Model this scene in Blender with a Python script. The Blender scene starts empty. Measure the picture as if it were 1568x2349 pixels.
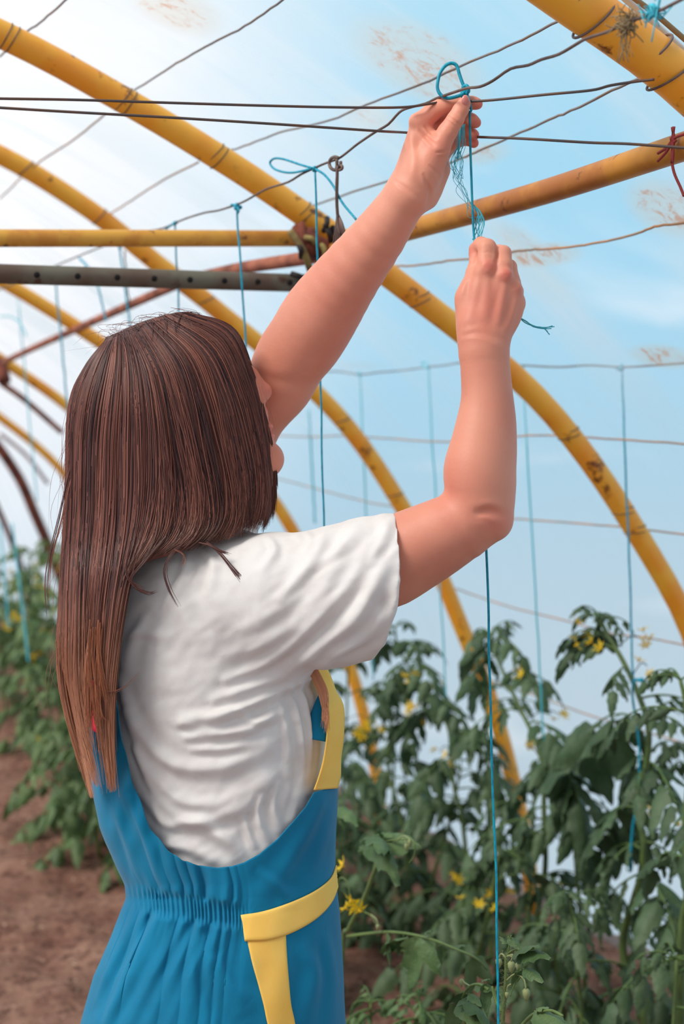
import bpy, math, random
import numpy as np
from mathutils import Vector, Matrix

random.seed(7); rng = np.random.default_rng(7)
sc = bpy.context.scene
COL = sc.collection
W, H, F = 1568, 2349, 3200.0
CAM = np.array([0.0, 0.0, 1.55])
yaw, pitch, roll = math.radians(26.0), math.radians(-5.2), math.radians(-1.8)
fw = np.array([math.sin(yaw)*math.cos(pitch), math.cos(yaw)*math.cos(pitch), math.sin(pitch)])
_r = np.array([math.cos(yaw), -math.sin(yaw), 0.0]); _u = np.cross(_r, fw)
rt = _r*math.cos(roll)+_u*math.sin(roll); up = -_r*math.sin(roll)+_u*math.cos(roll)

def ray(px, py):
    return fw + rt*((px-W/2)/F) - up*((py-H/2)/F)
def P(px, py, d):
    return CAM + ray(px, py)*d
def onX(px, py, X):
    d = ray(px, py); return CAM + d*(X/d[0])
def onY(px, py, Y):
    d = ray(px, py); return CAM + d*(Y/d[1])
D0 = 1.68; S = F/D0
def PP(A):
    """person space (px, py, z) -> world; z away from the viewer in the same unit, 1905 units per metre"""
    A = np.asarray(A, float); one = A.ndim == 1
    if one: A = A[None]
    d = D0 + A[:, 2]/S
    R = fw[None] + rt[None]*((A[:, 0]-W/2)/F)[:, None] - up[None]*((A[:, 1]-H/2)/F)[:, None]
    o = CAM + R*d[:, None]
    return o[0] if one else o

# ---------------------------------------------------------------- scene objects
def tag(o, label=None, cat=None, group=None, kind=None):
    if label: o['label'] = label
    if cat: o['category'] = cat
    if group: o['group'] = group
    if kind: o['kind'] = kind
    return o
def empty(name, loc, label=None, cat=None, group=None):
    o = bpy.data.objects.new(name, None); COL.objects.link(o)
    o.location = Vector(loc); o.empty_display_size = 0.05
    return tag(o, label, cat, group)
def mobj(name, V, Fc, mat, parent=None, smooth=True, col=None, uv=None, mi=None, origin=None):
    V = np.asarray(V, float)
    if origin is None:
        origin = np.array(parent.location) if parent is not None else V.mean(0)
    me = bpy.data.meshes.new(name)
    Vl = V-np.asarray(origin)
    if isinstance(Fc, np.ndarray) and Fc.ndim == 2:
        n = len(Fc); k = Fc.shape[1]
        me.vertices.add(len(Vl)); me.vertices.foreach_set('co', Vl.astype(np.float32).ravel())
        me.loops.add(n*k); me.loops.foreach_set('vertex_index', Fc.astype(np.int32).ravel())
        me.polygons.add(n)
        me.polygons.foreach_set('loop_start', (np.arange(n)*k).astype(np.int32))
        me.polygons.foreach_set('loop_total', np.full(n, k, np.int32))
        me.update(calc_edges=True); me.validate()
    else:
        me.from_pydata([tuple(v) for v in Vl], [], [tuple(int(i) for i in f) for f in Fc]); me.update()
    if smooth: me.polygons.foreach_set('use_smooth', [True]*len(me.polygons))
    mats = mat if isinstance(mat, (list, tuple)) else [mat]
    for m in mats: me.materials.append(m)
    if mi is not None: me.polygons.foreach_set('material_index', np.asarray(mi, np.int32))
    if col is not None:
        a = me.color_attributes.new('col', 'FLOAT_COLOR', 'POINT')
        c = np.ones((len(Vl), 4), np.float32); c[:, :3] = col
        a.data.foreach_set('color', c.ravel())
    if uv is not None:
        l = me.uv_layers.new(name='uv'); idx = np.zeros(len(me.loops), np.int32)
        me.loops.foreach_get('vertex_index', idx)
        l.data.foreach_set('uv', np.asarray(uv, np.float32)[idx].ravel())
    o = bpy.data.objects.new(name, me); COL.objects.link(o)
    if parent is not None: o.parent = parent
    else: o.location = Vector(origin)
    if parent is not None and (np.abs(origin-np.array(parent.location)) > 1e-9).any():
        o.location = Vector(origin)-parent.location
    return o

def smooth_path(pts, n=8, extra=None):
    """Catmull-Rom through pts"""
    p = np.asarray(pts, float)
    if len(p) < 3:
        t = np.linspace(0, 1, n*1+1)[:, None]; return p[0]*(1-t)+p[1]*t
    q = np.vstack([2*p[0]-p[1], p, 2*p[-1]-p[-2]]); out = []
    for i in range(1, len(q)-2):
        t = np.linspace(0, 1, n, endpoint=False)[:, None]
        a, b, c, d = q[i-1], q[i], q[i+1], q[i+2]
        out.append(0.5*((2*b)+(-a+c)*t+(2*a-5*b+4*c-d)*t*t+(-a+3*b-3*c+d)*t**3))
    out.append(q[-2][None]); return np.vstack(out)
_TF = {}
def _tf(n, k):
    if (n, k) not in _TF:
        i, j = np.meshgrid(np.arange(n-1), np.arange(k), indexing='ij'); i = i.ravel(); j = j.ravel(); j2 = (j+1) % k
        _TF[(n, k)] = np.stack([i*k+j, i*k+j2, (i+1)*k+j2, (i+1)*k+j], 1)
    return _TF[(n, k)]
def tube(pts, r, k=8, cap=True, base=0):
    p = np.asarray(pts, float); n = len(p)
    r = np.full(n, r) if np.isscalar(r) else np.asarray(r, float)
    T = np.gradient(p, axis=0); T /= np.linalg.norm(T, axis=1)[:, None]+1e-12
    ref = np.array([0, 0, 1.0]) if abs(T[0][2]) < .9 else np.array([1.0, 0, 0])
    N = np.cross(T[0], ref); N /= np.linalg.norm(N); V = []
    a = np.arange(k)*2*math.pi/k
    for i in range(n):
        N = N-T[i]*(N@T[i]); N /= np.linalg.norm(N)+1e-12; B = np.cross(T[i], N)
        V.append(p[i]+r[i]*(np.cos(a)[:, None]*N+np.sin(a)[:, None]*B))
    V = np.vstack(V)
    Fc = (_tf(n, k)+base).tolist()
    if cap:
        Fc.append(tuple(base+j for j in range(k))[::-1]); Fc.append(tuple(base+(n-1)*k+j for j in range(k)))
    return V, Fc
class MB:
    def __init__(s): s.V = []; s.F = []; s.n = 0; s.C = []
    def add(s, V, Fc, col=None):
        s.F += [tuple(i+s.n for i in f) for f in Fc]; s.V.append(np.asarray(V)); s.n += len(V)
        s.C.append(np.tile(np.array(col if col is not None else (1, 1, 1.0)), (len(V), 1)))
    def tube(s, pts, r, k=8, col=None): s.add(*tube(pts, r, k), col=col)
    def ball(s, c, r, seg=10, rings=6, col=None):
        V = []; r = np.ones(3)*r
        for i in range(rings+1):
            th = math.pi*i/rings
            for j in range(seg):
                ph = 2*math.pi*j/seg
                V.append(np.array(c)+r*np.array([math.sin(th)*math.cos(ph), math.sin(th)*math.sin(ph), math.cos(th)]))
        Fc = [(i*seg+j, i*seg+(j+1) % seg, (i+1)*seg+(j+1) % seg, (i+1)*seg+j) for i in range(rings) for j in range(seg)]
        s.add(V, Fc, col)
    def build(s, name, mat, parent=None, smooth=True, origin=None, usecol=False):
        return mobj(name, np.vstack(s.V), s.F, mat, parent, smooth, origin=origin, col=np.vstack(s.C) if usecol else None)

# ---------------------------------------------------------------- materials
def srgb(r, g, b):
    f = lambda c: (c/255/12.92) if c/255 <= .04045 else ((c/255+.055)/1.055)**2.4
    return (f(r), f(g), f(b), 1)
class NT:
    def __init__(s, m): s.t = m.node_tree; s.t.nodes.clear()
    def n(s, typ, **kw):
        x = s.t.nodes.new(typ)
        for k, v in kw.items():
            if k.startswith('i_'):
                key = k[2:]; key = int(key) if key.isdigit() else key.replace('_', ' ')
                x.inputs[key].default_value = v
            else: setattr(x, k, v)
        return x
    def l(s, a, b): s.t.links.new(a, b)
    def math(s, op, a, b=None, c=None, clamp=False):
        x = s.t.nodes.new('ShaderNodeMath'); x.operation = op; x.use_clamp = clamp
        for i, v in enumerate((a, b, c)):
            if v is None: continue
            if isinstance(v, (int, float)): x.inputs[i].default_value = v
            else: s.l(v, x.inputs[i])
        return x.outputs[0]
    def mix(s, fac, a, b, mode='MIX'):
        x = s.t.nodes.new('ShaderNodeMix'); x.data_type = 'RGBA'; x.blend_type = mode
        for key, v in ((0, fac), (6, a), (7, b)):
            if isinstance(v, (int, float)): x.inputs[key].default_value = v
            elif isinstance(v, tuple): x.inputs[key].default_value = v
            else: s.l(v, x.inputs[key])
        return x.outputs[2]
    def ramp(s, fac, lo, hi):
        x = s.t.nodes.new('ShaderNodeMapRange'); x.inputs[1].default_value = lo; x.inputs[2].default_value = hi
        x.interpolation_type = 'SMOOTHSTEP'; s.l(fac, x.inputs[0]); return x.outputs[0]
    def noise(s, vec, scale, detail=3, rough=.55, dist=0):
        x = s.n('ShaderNodeTexNoise'); x.inputs['Scale'].default_value = scale; x.inputs['Detail'].default_value = detail
        x.inputs['Roughness'].default_value = rough; x.inputs['Distortion'].default_value = dist
        if vec is not None: s.l(vec, x.inputs['Vector'])
        return x.outputs[0]
    def mapping(s, vec, scale=(1, 1, 1), rot=(0, 0, 0)):
        x = s.n('ShaderNodeMapping'); x.inputs['Scale'].default_value = scale; x.inputs['Rotation'].default_value = rot
        s.l(vec, x.inputs[0]); return x.outputs[0]
def newmat(name):
    m = bpy.data.materials.new(name); m.use_nodes = True; return m, NT(m)
def pmat(name, c, rough=.6, c2=None, nscale=20, spec=.4, bump=0, bscale=80, metal=0, lo=.4, hi=.65, sub=0, attr=False,
         sheen=0, trans=0, stretch=(1, 1, 1), c3=None, n3=60):
    m, t = newmat(name)
    out = t.n('ShaderNodeOutputMaterial'); b = t.n('ShaderNodeBsdfPrincipled')
    tc = t.n('ShaderNodeTexCoord'); v = t.mapping(tc.outputs['Object'], stretch)
    col = None
    if c2:
        f = t.ramp(t.noise(v, nscale, 5), lo, hi); col = t.mix(f, c, c2)
    if c3:
        f = t.ramp(t.noise(v, n3, 4, .6), .6, .72); col = t.mix(f, col if col else c, c3)
    if attr:
        a = t.n('ShaderNodeVertexColor', layer_name='col')
        col = t.mix(1.0, col if col else c, a.outputs[0], 'MULTIPLY')
    if col is None: b.inputs['Base Color'].default_value = c
    else: t.l(col, b.inputs['Base Color'])
    b.inputs['Roughness'].default_value = rough; b.inputs['Metallic'].default_value = metal
    b.inputs['Specular IOR Level'].default_value = spec
    if sub:
        b.inputs['Subsurface Weight'].default_value = sub; b.inputs['Subsurface Radius'].default_value = (1, .35, .2)
        b.inputs['Subsurface Scale'].default_value = .012
    if sheen:
        b.inputs['Sheen Weight'].default_value = sheen; b.inputs['Sheen Roughness'].default_value = .5
    if bump:
        bp = t.n('ShaderNodeBump'); bp.inputs['Strength'].default_value = bump; bp.inputs['Distance'].default_value = .002
        t.l(t.noise(v, bscale, 4), bp.inputs['Height']); t.l(bp.outputs[0], b.inputs['Normal'])
    if trans:
        tr = t.n('ShaderNodeBsdfTranslucent'); ms = t.n('ShaderNodeMixShader'); ms.inputs[0].default_value = trans
        if col is None: tr.inputs[0].default_value = c
        else: t.l(col, tr.inputs[0])
        t.l(b.outputs[0], ms.inputs[1]); t.l(tr.outputs[0], ms.inputs[2]); t.l(ms.outputs[0], out.inputs[0])
    else: t.l(b.outputs[0], out.inputs[0])
    return m
M = {}
M['yellow'] = pmat('yellow_paint', srgb(255, 182, 60), .42, srgb(252, 160, 46), 9, c3=srgb(120, 62, 28), n3=26, spec=.5)
M['yellow_old'] = pmat('worn_yellow_paint', srgb(240, 178, 76), .5, srgb(216, 142, 60), 14, c3=srgb(130, 75, 40), n3=30)
M['brass'] = pmat('ochre_paint', srgb(196, 132, 44), .45, srgb(165, 98, 40), 12, c3=srgb(110, 60, 30), n3=36)
M['rust'] = pmat('rust', srgb(128, 66, 48), .85, srgb(84, 42, 36), 18, bump=.5)
M['rustpipe'] = pmat('rusted_pipe', srgb(168, 100, 76), .8, srgb(120, 66, 50), 14, bump=.3)
M['grey'] = pmat('dull_green_grey_steel', srgb(116, 112, 98), .55, srgb(104, 84, 72), 9, c3=srgb(90, 62, 50), n3=24, metal=.2)
M['hole'] = pmat('dark_hole', srgb(22, 18, 18), .9)
M['wire'] = pmat('galvanised_wire', srgb(92, 84, 84), .6, srgb(112, 84, 70), 30, metal=.3)
M['wire_film'] = pmat('dull_film_wire', srgb(132, 126, 126), .6, srgb(140, 112, 92), 16, metal=.2)
M['wire_rusty'] = pmat('rusty_wire', srgb(150, 122, 100), .8, srgb(186, 130, 84), 12)
M['wire_brown'] = pmat('brown_wire', srgb(118, 96, 88), .6, srgb(92, 74, 68), 30, metal=.2)
M['twine'] = pmat('blue_polypropylene_twine', srgb(0, 158, 184), .45, srgb(0, 124, 156), 300, stretch=(1, 1, .3))
M['twine_pale'] = pmat('pale_blue_fibre', srgb(70, 185, 205), .5)
M['redtwine'] = pmat('red_brown_twine', srgb(140, 50, 48), .8)
M['straw'] = pmat('dry_fibre', srgb(150, 128, 96), .9)
M['cloth_strip'] = pmat('olive_rag', srgb(150, 130, 78), .9, srgb(110, 92, 60), 30)
M['dark'] = pmat('dark_rubber', srgb(38, 30, 30), .7)
M['skin'] = pmat('skin', srgb(224, 152, 128), .5, srgb(212, 134, 112), 7, spec=.35, sub=.25, attr=True, bump=.12, bscale=260, lo=.35, hi=.7)
M['shirt'] = pmat('white_cotton', srgb(238, 234, 232), .9, srgb(232, 226, 224), 30, spec=.05, bump=.12, bscale=900, trans=.12)
M['blue'] = pmat('petrol_blue_cotton', srgb(0, 120, 160), .75, srgb(0, 110, 149), 10, spec=.2, sheen=.15, bump=.2, bscale=1400)
M['blue_dk'] = pmat('petrol_blue_binding', srgb(0, 84, 122), .8, spec=.2)
M['yellowcloth'] = pmat('yellow_cotton', srgb(255, 208, 108), .8, srgb(255, 200, 96), 14, spec=.2, bump=.2, bscale=1400)
M['stitch'] = pmat('orange_stitching', srgb(205, 130, 40), .8)
M['red'] = pmat('red_cloth', srgb(225, 40, 70), .7)
M['eye'] = pmat('eye_white', srgb(235, 232, 228), .2)
M['shoe'] = pmat('dark_shoe', srgb(50, 46, 46), .7)
M['stem'] = pmat('tomato_stem', srgb(98, 116, 66), .6, srgb(84, 100, 62), 25, attr=True)
M['leaf'] = pmat('tomato_leaf', srgb(72, 92, 58), .5, srgb(98, 114, 80), 16, spec=.4, trans=.22, attr=True, bump=.9, bscale=190)
M['petal'] = pmat('yellow_petal', srgb(248, 206, 40), .6, trans=.3)
M['bud'] = pmat('pale_green_bud', srgb(140, 148, 100), .6)
M['white'] = pmat('white_plastic', srgb(225, 228, 232), .5)

def hairmat():
    m, t = newmat('brown_hair'); out = t.n('ShaderNodeOutputMaterial'); b = t.n('ShaderNodeBsdfPrincipled')
    a = t.n('ShaderNodeVertexColor', layer_name='col'); t.l(a.outputs[0], b.inputs['Base Color'])
    b.inputs['Roughness'].default_value = .38; b.inputs['Specular IOR Level'].default_value = .42
    t.l(b.outputs[0], out.inputs[0]); return m
M['hair'] = hairmat()

def soilmat():
    m, t = newmat('brown_soil'); out = t.n('ShaderNodeOutputMaterial'); b = t.n('ShaderNodeBsdfPrincipled')
    tc = t.n('ShaderNodeTexCoord'); v = tc.outputs['Object']
    c = t.mix(t.ramp(t.noise(v, 5, 6, .65), .35, .65), srgb(134, 94, 80), srgb(166, 126, 108))
    c = t.mix(t.ramp(t.noise(v, 30, 6, .7), .45, .7), c, srgb(86, 58, 52))
    c = t.mix(t.ramp(t.noise(v, 45, 3, .6), .64, .74), c, srgb(214, 180, 156))
    t.l(c, b.inputs['Base Color']); b.inputs['Roughness'].default_value = .95; b.inputs['Specular IOR Level'].default_value = .1
    bp = t.n('ShaderNodeBump'); bp.inputs['Strength'].default_value = .9; bp.inputs['Distance'].default_value = .02
    t.l(t.noise(v, 40, 8, .65), bp.inputs['Height']); t.l(bp.outputs[0], b.inputs['Normal'])
    t.l(b.outputs[0], out.inputs[0]); return m
M['soil'] = soilmat()

# ---------------------------------------------------------------- camera, sky, light
cam = bpy.data.cameras.new('camera'); co = bpy.data.objects.new('camera', cam); COL.objects.link(co)
R = Matrix(((rt[0], up[0], -fw[0]), (rt[1], up[1], -fw[1]), (rt[2], up[2], -fw[2])))
co.matrix_world = Matrix.Translation(Vector(CAM)) @ R.to_4x4()
cam.sensor_fit = 'VERTICAL'; cam.sensor_height = 36.0; cam.lens = F/H*36.0; cam.clip_end = 200; cam.clip_start = .05
cam.dof.use_dof = True; cam.dof.focus_distance = 1.66; cam.dof.aperture_fstop = 4.2
sc.camera = co
sc.view_settings.view_transform = 'Standard'; sc.view_settings.look = 'None'
sc.view_settings.gamma = 1; sc.view_settings.use_curve_mapping = False; sc.view_settings.exposure = 0.17
sc.cycles.transparent_max_bounces = 24; sc.cycles.max_bounces = 10; sc.cycles.use_denoising = True
sc.cycles.caustics_reflective = False; sc.cycles.caustics_refractive = False

def world():
    w = bpy.data.worlds.new('sky'); sc.world = w; w.use_nodes = True; t = NT(w)
    out = t.n('ShaderNodeOutputWorld'); bg = t.n('ShaderNodeBackground'); tc = t.n('ShaderNodeTexCoord')
    d = tc.outputs['Generated']
    def dot(v):
        x = t.n('ShaderNodeVectorMath', operation='DOT_PRODUCT'); t.l(d, x.inputs[0])
        v = np.array(v); v = v/np.linalg.norm(v); x.inputs[1].default_value = tuple(v); return x.outputs['Value']
    g = ray(-500, 350)                    # low bright sun haze, beyond the left edge of the view
    h = dot((0, 0, 1))
    base = t.mix(t.ramp(h, -.25, .12), (.50, .60, .68, 1), (.33, .64, .84, 1))
    base = t.mix(t.ramp(h, .12, .42), base, (.46, .72, .85, 1))
    cl = t.ramp(t.noise(t.mapping(d, (1.4, 1.4, 3.2)), 3.2, 4, .55, .6), .56, .72)
    base = t.mix(t.math('MULTIPLY', cl, .42), base, (.95, .95, .97, 1))
    glow = t.ramp(dot(g), .90, 1.0)
    base = t.mix(glow, base, (1.02, .965, .975, 1))
    back = t.ramp(dot(-fw+np.array([0, 0, .5])), -.1, .9)
    base = t.mix(back, base, (.42, .42, .44, 1))
    t.l(base, bg.inputs[0]); bg.inputs[1].default_value = 1.0; t.l(bg.outputs[0], out.inputs[0])
world()
def sun(name, frm, strength, angle, color):
    l = bpy.data.lights.new(name, 'SUN'); l.energy = strength; l.angle = math.radians(angle); l.color = color
    o = bpy.data.objects.new(name, l); COL.objects.link(o)
    o.rotation_euler = (-Vector(frm)).to_track_quat('-Z', 'Y').to_euler(); o.location = Vector((0, 0, 6)); return o
sun('sun', tuple(-rt*0.8+np.array([0, 0, 1.0])-fw*0.42), 3.9, 26, (1.0, .92, .84))
# ================================================================ the greenhouse tunnel
CX, CZ = 0.0, -0.70            # centre of the polar description of the cross-section, z relative to eye height
_std = np.array([(0.54, .60), (.73, .535), (.9, .445), (1.05, .36), (1.18, .27), (1.30, .175), (1.44, .065), (1.58, -.055), (1.70, -.195),
                 (1.80, -.34), (1.92, -.53), (1.97, -.69), (2.06, -.92), (2.11, -1.09), (2.15, -1.26), (2.19, -1.60)])
_th = np.arctan2(_std[:, 1]-CZ, _std[:, 0]-CX); _rr = np.hypot(_std[:, 0]-CX, _std[:, 1]-CZ)
_th = np.append(_th[::-1], [1.35, math.pi/2]); _rr = np.append(_rr[::-1], [1.41, 1.43])
def rstd(th):
    th = np.asarray(th, float); a = np.where(th > math.pi/2, math.pi-th, th)
    return np.interp(a, _th, _rr)
TH0 = math.atan2(-1.57-CZ, 2.19); THS = np.linspace(TH0, math.pi-TH0, 120)
def smooth1(a, n=3):
    for _ in range(n): a = np.concatenate([[a[0]], (a[:-2]+2*a[1:-1]+a[2:])/4, [a[-1]]])
    return a
RFILM = smooth1(rstd(THS), 4)+.062
def rfilm(th): return np.interp(th, THS, RFILM)
YA, YZ = -1.2, 9.6
ys = np.linspace(YA, YZ, 90)
# film: outer skin, a few mm of sag between hoops
HY = [0.1, 1.3, 2.3, 3.3, 4.3, 5.6, 7.0, 8.2, 9.4]
V = []; UV = []
arc = np.concatenate([[0], np.cumsum(np.hypot(np.diff(RFILM*np.cos(THS)), np.diff(RFILM*np.sin(THS))))])
for y in ys:
    dmin = min(abs(y-h) for h in HY)
    rr = RFILM-.02*min(1, dmin/.5)**1.0
    V.append(np.stack([CX+rr*np.cos(THS), np.full(len(THS), y), 1.55+CZ+rr*np.sin(THS)], 1))
    UV.append(np.stack([np.full(len(THS), y), arc], 1))
n = len(THS); V = np.vstack(V); UV = np.vstack(UV)
Fq = np.array([(i*n+j, i*n+j+1, (i+1)*n+j+1, (i+1)*n+j) for i in range(len(ys)-1) for j in range(n-1)])

def film_hit(px, py, inset=0.0):
    d = ray(px, py); lo, hi = .3, 40.0
    def g(t):
        x, z = d[0]*t-CX, d[2]*t-CZ; return math.hypot(x, z)-(rfilm(math.atan2(z, x))-.012-inset)
    for _ in range(60):
        m = (lo+hi)/2
        if g(m) > 0: hi = m
        else: lo = m
    t = (lo+hi)/2; p = CAM+d*t; th = math.atan2(d[2]*t-CZ, d[0]*t-CX)
    return p, (p[1], float(np.interp(th, THS, arc)))

def filmmat():
    m, t = newmat('greenhouse_film'); out = t.n('ShaderNodeOutputMaterial')
    uvn = t.n('ShaderNodeUVMap', uv_map='uv'); uv = uvn.outputs[0]
    sep = t.n('ShaderNodeSeparateXYZ'); t.l(uv, sep.inputs[0])
    # creases running around the tunnel
    s1 = t.ramp(t.noise(t.mapping(uv, (3.6, .8, 1), (0, 0, .16)), 1.2, 3, .5, .5), .45, .72)
    s2 = t.ramp(t.noise(t.mapping(uv, (9, .9, 1), (0, 0, .10)), 1.6, 3, .5, .4), .48, .75)
    patch = t.ramp(t.noise(uv, .9, 2), .38, .62)
    dirt = t.ramp(t.noise(uv, 26, 6, .7), .56, .8)
    up_ = t.ramp(sep.outputs[1], 1.45, 2.3)
    s1 = t.math('MULTIPLY', s1, t.math('MULTIPLY_ADD', up_, .85, .15)); s2 = t.math('MULTIPLY', s2, t.math('MULTIPLY_ADD', up_, .7, .3))
    fac = t.math('MULTIPLY_ADD', s1, .55, .14)
    fac = t.math('MULTIPLY_ADD', t.math('MULTIPLY', s2, patch), .22, fac, clamp=True)
    tr = t.n('ShaderNodeBsdfTransparent'); t.l(t.mix(t.math('MULTIPLY', s2, .35), (.93, .96, .97, 1), (.80, .90, .94, 1)), tr.inputs[0])
    tl = t.n('ShaderNodeBsdfTranslucent'); tl.inputs[0].default_value = (.96, .97, .98, 1)
    df = t.n('ShaderNodeBsdfDiffuse'); df.inputs[0].default_value = (.85, .9, .93, 1)
    a = t.n('ShaderNodeMixShader'); a.inputs[0].default_value = .25; t.l(tl.outputs[0], a.inputs[1]); t.l(df.outputs[0], a.inputs[2])
    b = t.n('ShaderNodeMixShader'); t.l(fac, b.inputs[0]); t.l(tr.outputs[0], b.inputs[1]); t.l(a.outputs[0], b.inputs[2])
    # rust and dirt stains
    tot = None
    for (px, py, ru, rv, k) in ((965, 140, .10, .10, 1.0), (1005, 125, .05, .05, .8), (1535, 480, .07, .06, 1.0), (1230, 585, .12, .03, 1.1), (1200, 560, .06, .06, .7),
                                (1520, 815, .08, .03, 1.1), (400, 25, .10, .07, .9), (850, 270, .08, .05, .6), (1110, 345, .07, .025, .8), (1250, 640, .09, .08, .35),
                                (1500, 50, .06, .12, .5), (820, 840, .15, .02, .4), (1030, 480, .08, .06, .35)):
        _, (u0, v0) = film_hit(px, py)
        dx = t.math('DIVIDE', t.math('SUBTRACT', sep.outputs[0], u0), ru*1.3)
        dy = t.math('DIVIDE', t.math('SUBTRACT', sep.outputs[1], v0), rv*1.3)
        r2 = t.math('ADD', t.math('MULTIPLY', dx, dx), t.math('MULTIPLY', dy, dy))
        f = t.math('MULTIPLY', t.math('SUBTRACT', 1.0, r2, clamp=True), k)
        tot = f if tot is None else t.math('MAXIMUM', tot, f)
    nz = t.noise(t.mapping(uv, (1.0, .8, 1), (0, 0, .3)), 34, 7, .78, .6)
    rust = t.ramp(t.math('MULTIPLY', tot, t.math('MULTIPLY_ADD', nz, 3.6, -1.35)), .28, .85)
    halo = t.math('MULTIPLY', t.ramp(tot, 0, .9), .42)
    rd = t.n('ShaderNodeBsdfTranslucent'); rd.inputs[0].default_value = srgb(244, 150, 76)
    rd2 = t.n('ShaderNodeBsdfDiffuse'); rd2.inputs[0].default_value = srgb(222, 132, 72)
    rm = t.n('ShaderNodeMixShader'); rm.inputs[0].default_value = .4; t.l(rd.outputs[0], rm.inputs[1]); t.l(rd2.outputs[0], rm.inputs[2])
    dl = t.n('ShaderNodeBsdfTranslucent'); dl.inputs[0].default_value = srgb(225, 205, 185)
    c = t.n('ShaderNodeMixShader'); t.l(halo, c.inputs[0]); t.l(b.outputs[0], c.inputs[1]); t.l(dl.outputs[0], c.inputs[2])
    e = t.n('ShaderNodeMixShader'); t.l(t.math('MULTIPLY', rust, .62), e.inputs[0]); t.l(c.outputs[0], e.inputs[1]); t.l(rm.outputs[0], e.inputs[2])
    g = t.n('ShaderNodeMixShader'); t.l(t.math('MULTIPLY', dirt, .05), g.inputs[0]); t.l(e.outputs[0], g.inputs[1]); t.l(rd2.outputs[0], g.inputs[2])
    t.l(g.outputs[0], out.inputs[0]); return m
M['film'] = filmmat()
film = mobj('ceiling', V, Fq, M['film'], uv=UV, origin=(0, 0, 0)); tag(film, kind='structure')

# far end of the tunnel: film gable
n = len(THS)
ev = [(CX+RFILM[i]*math.cos(THS[i]), YZ, 1.55+CZ+RFILM[i]*math.sin(THS[i])) for i in range(n)]+[(0, YZ, .8)]
m, t = newmat('gable_film'); o_ = t.n('ShaderNodeOutputMaterial'); a_ = t.n('ShaderNodeBsdfTransparent'); a_.inputs[0].default_value = (.95, .96, .97, 1)
b_ = t.n('ShaderNodeBsdfTranslucent'); b_.inputs[0].default_value = (.95, .95, .95, 1); c_ = t.n('ShaderNodeMixShader'); c_.inputs[0].default_value = .6
t.l(a_.outputs[0], c_.inputs[1]); t.l(b_.outputs[0], c_.inputs[2]); t.l(c_.outputs[0], o_.inputs[0]); M['gable'] = m
wf = mobj('wall_far', ev, [(i, i+1, n) for i in range(n-1)]+[(n-1, 0, n)], M['gable'], origin=(0, YZ, 0)); tag(wf, kind='structure')

# ground: uneven tilled soil
gx = np.linspace(-2.3, 2.3, 150); gy = np.linspace(-1.2, 9.7, 300)
GX, GY = np.meshgrid(gx, gy)
_VN = {}
def vnoise(x, y, s, seed):
    if seed not in _VN: _VN[seed] = np.random.default_rng(seed).random((256, 256))
    r = _VN[seed]; x = x*s+50; y = y*s+50
    xi = np.floor(x).astype(int); yi = np.floor(y).astype(int); fx = x-xi; fy = y-yi
    fx = fx*fx*(3-2*fx); fy = fy*fy*(3-2*fy); g = lambda a, b: r[a % 256, b % 256]
    return (g(xi, yi)*(1-fx)+g(xi+1, yi)*fx)*(1-fy)+(g(xi, yi+1)*(1-fx)+g(xi+1, yi+1)*fx)*fy
def gz(x, y):
    x = np.asarray(x, float); y = np.asarray(y, float)
    return .05*vnoise(x, y, 2, 1)+.045*vnoise(x, y, 6, 2)+.03*vnoise(x, y, 14, 3)+.018*vnoise(x, y, 30, 4)-.075
GZ = gz(GX, GY)
nx = len(gx)
fl = mobj('floor', np.stack([GX.ravel(), GY.ravel(), GZ.ravel()], 1),
          np.array([(i*nx+j, i*nx+j+1, (i+1)*nx+j+1, (i+1)*nx+j) for i in range(len(gy)-1) for j in range(nx-1)]), M['soil'], origin=(0, 0, 0))
tag(fl, kind='structure')
# hoops --------------------------------------------------------------------
hoop_px = [
 (1.3, [(1300, 0), (1400, 62), (1490, 125), (1568, 190)], .027),
 (2.3, [(0, 78), (250, 213), (500, 360), (700, 497), (900, 640), (1050, 755), (1200, 878), (1300, 990), (1440, 1190), (1500, 1290), (1568, 1405)], .0225),
 (3.3, [(0, 355), (130, 430), (250, 512), (350, 600), (450, 672), (570, 770), (740, 915), (830, 1020), (910, 1145), (1020, 1345), (1060, 1450), (1130, 1620), (1165, 1750), (1195, 1880)], .0225),
 (4.3, [(30, 660), (120, 715), (220, 780), (640, 1165), (670, 1215), (815, 1560), (870, 1740)], .0215),
 (5.6, [(20, 838), (130, 912)], .0215), (7.0, [(0, 960), (140, 1075)], .021), (8.2, [(0, 1030), (60, 1130), (100, 1225)], .03), (9.3, [], .02)]
hl = ['yellow steel hoop nearest the viewer, crossing the top right corner',
      'yellow steel hoop running behind the raised arms from upper left to right edge',
      'yellow steel hoop passing behind the head and into the tomato plants, third from the front',
      'thinner yellow steel hoop just behind the hair, fourth from the front',
      'yellow hoop left of the hair, reaching it at nose height',
      'pale yellow hoop left of the hair at chin height, last painted one',
      'rusty brown hoop far left above the distant plants',
      'rusty hoop against the far gable']
def wob(P_, amp):
    P_ = np.asarray(P_); w_ = rng.normal(size=P_.shape)*amp; w_[0] = w_[-1] = 0; return P_+w_
def hoop_curve(Y, px):
    d = []
    for p in px:
        q = onY(p[0], p[1], Y); th = math.atan2(q[2]-1.55-CZ, q[0]-CX); r = math.hypot(q[2]-1.55-CZ, q[0]-CX); d.append((th, r-float(rstd(th))))
    d.sort()
    dl = np.interp(THS, [a for a, b in d], [b for a, b in d]) if d else np.zeros(len(THS))
    r = smooth1(rstd(THS)+dl, 2); r = np.minimum(r, RFILM-.03)
    return r
HC = []
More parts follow.
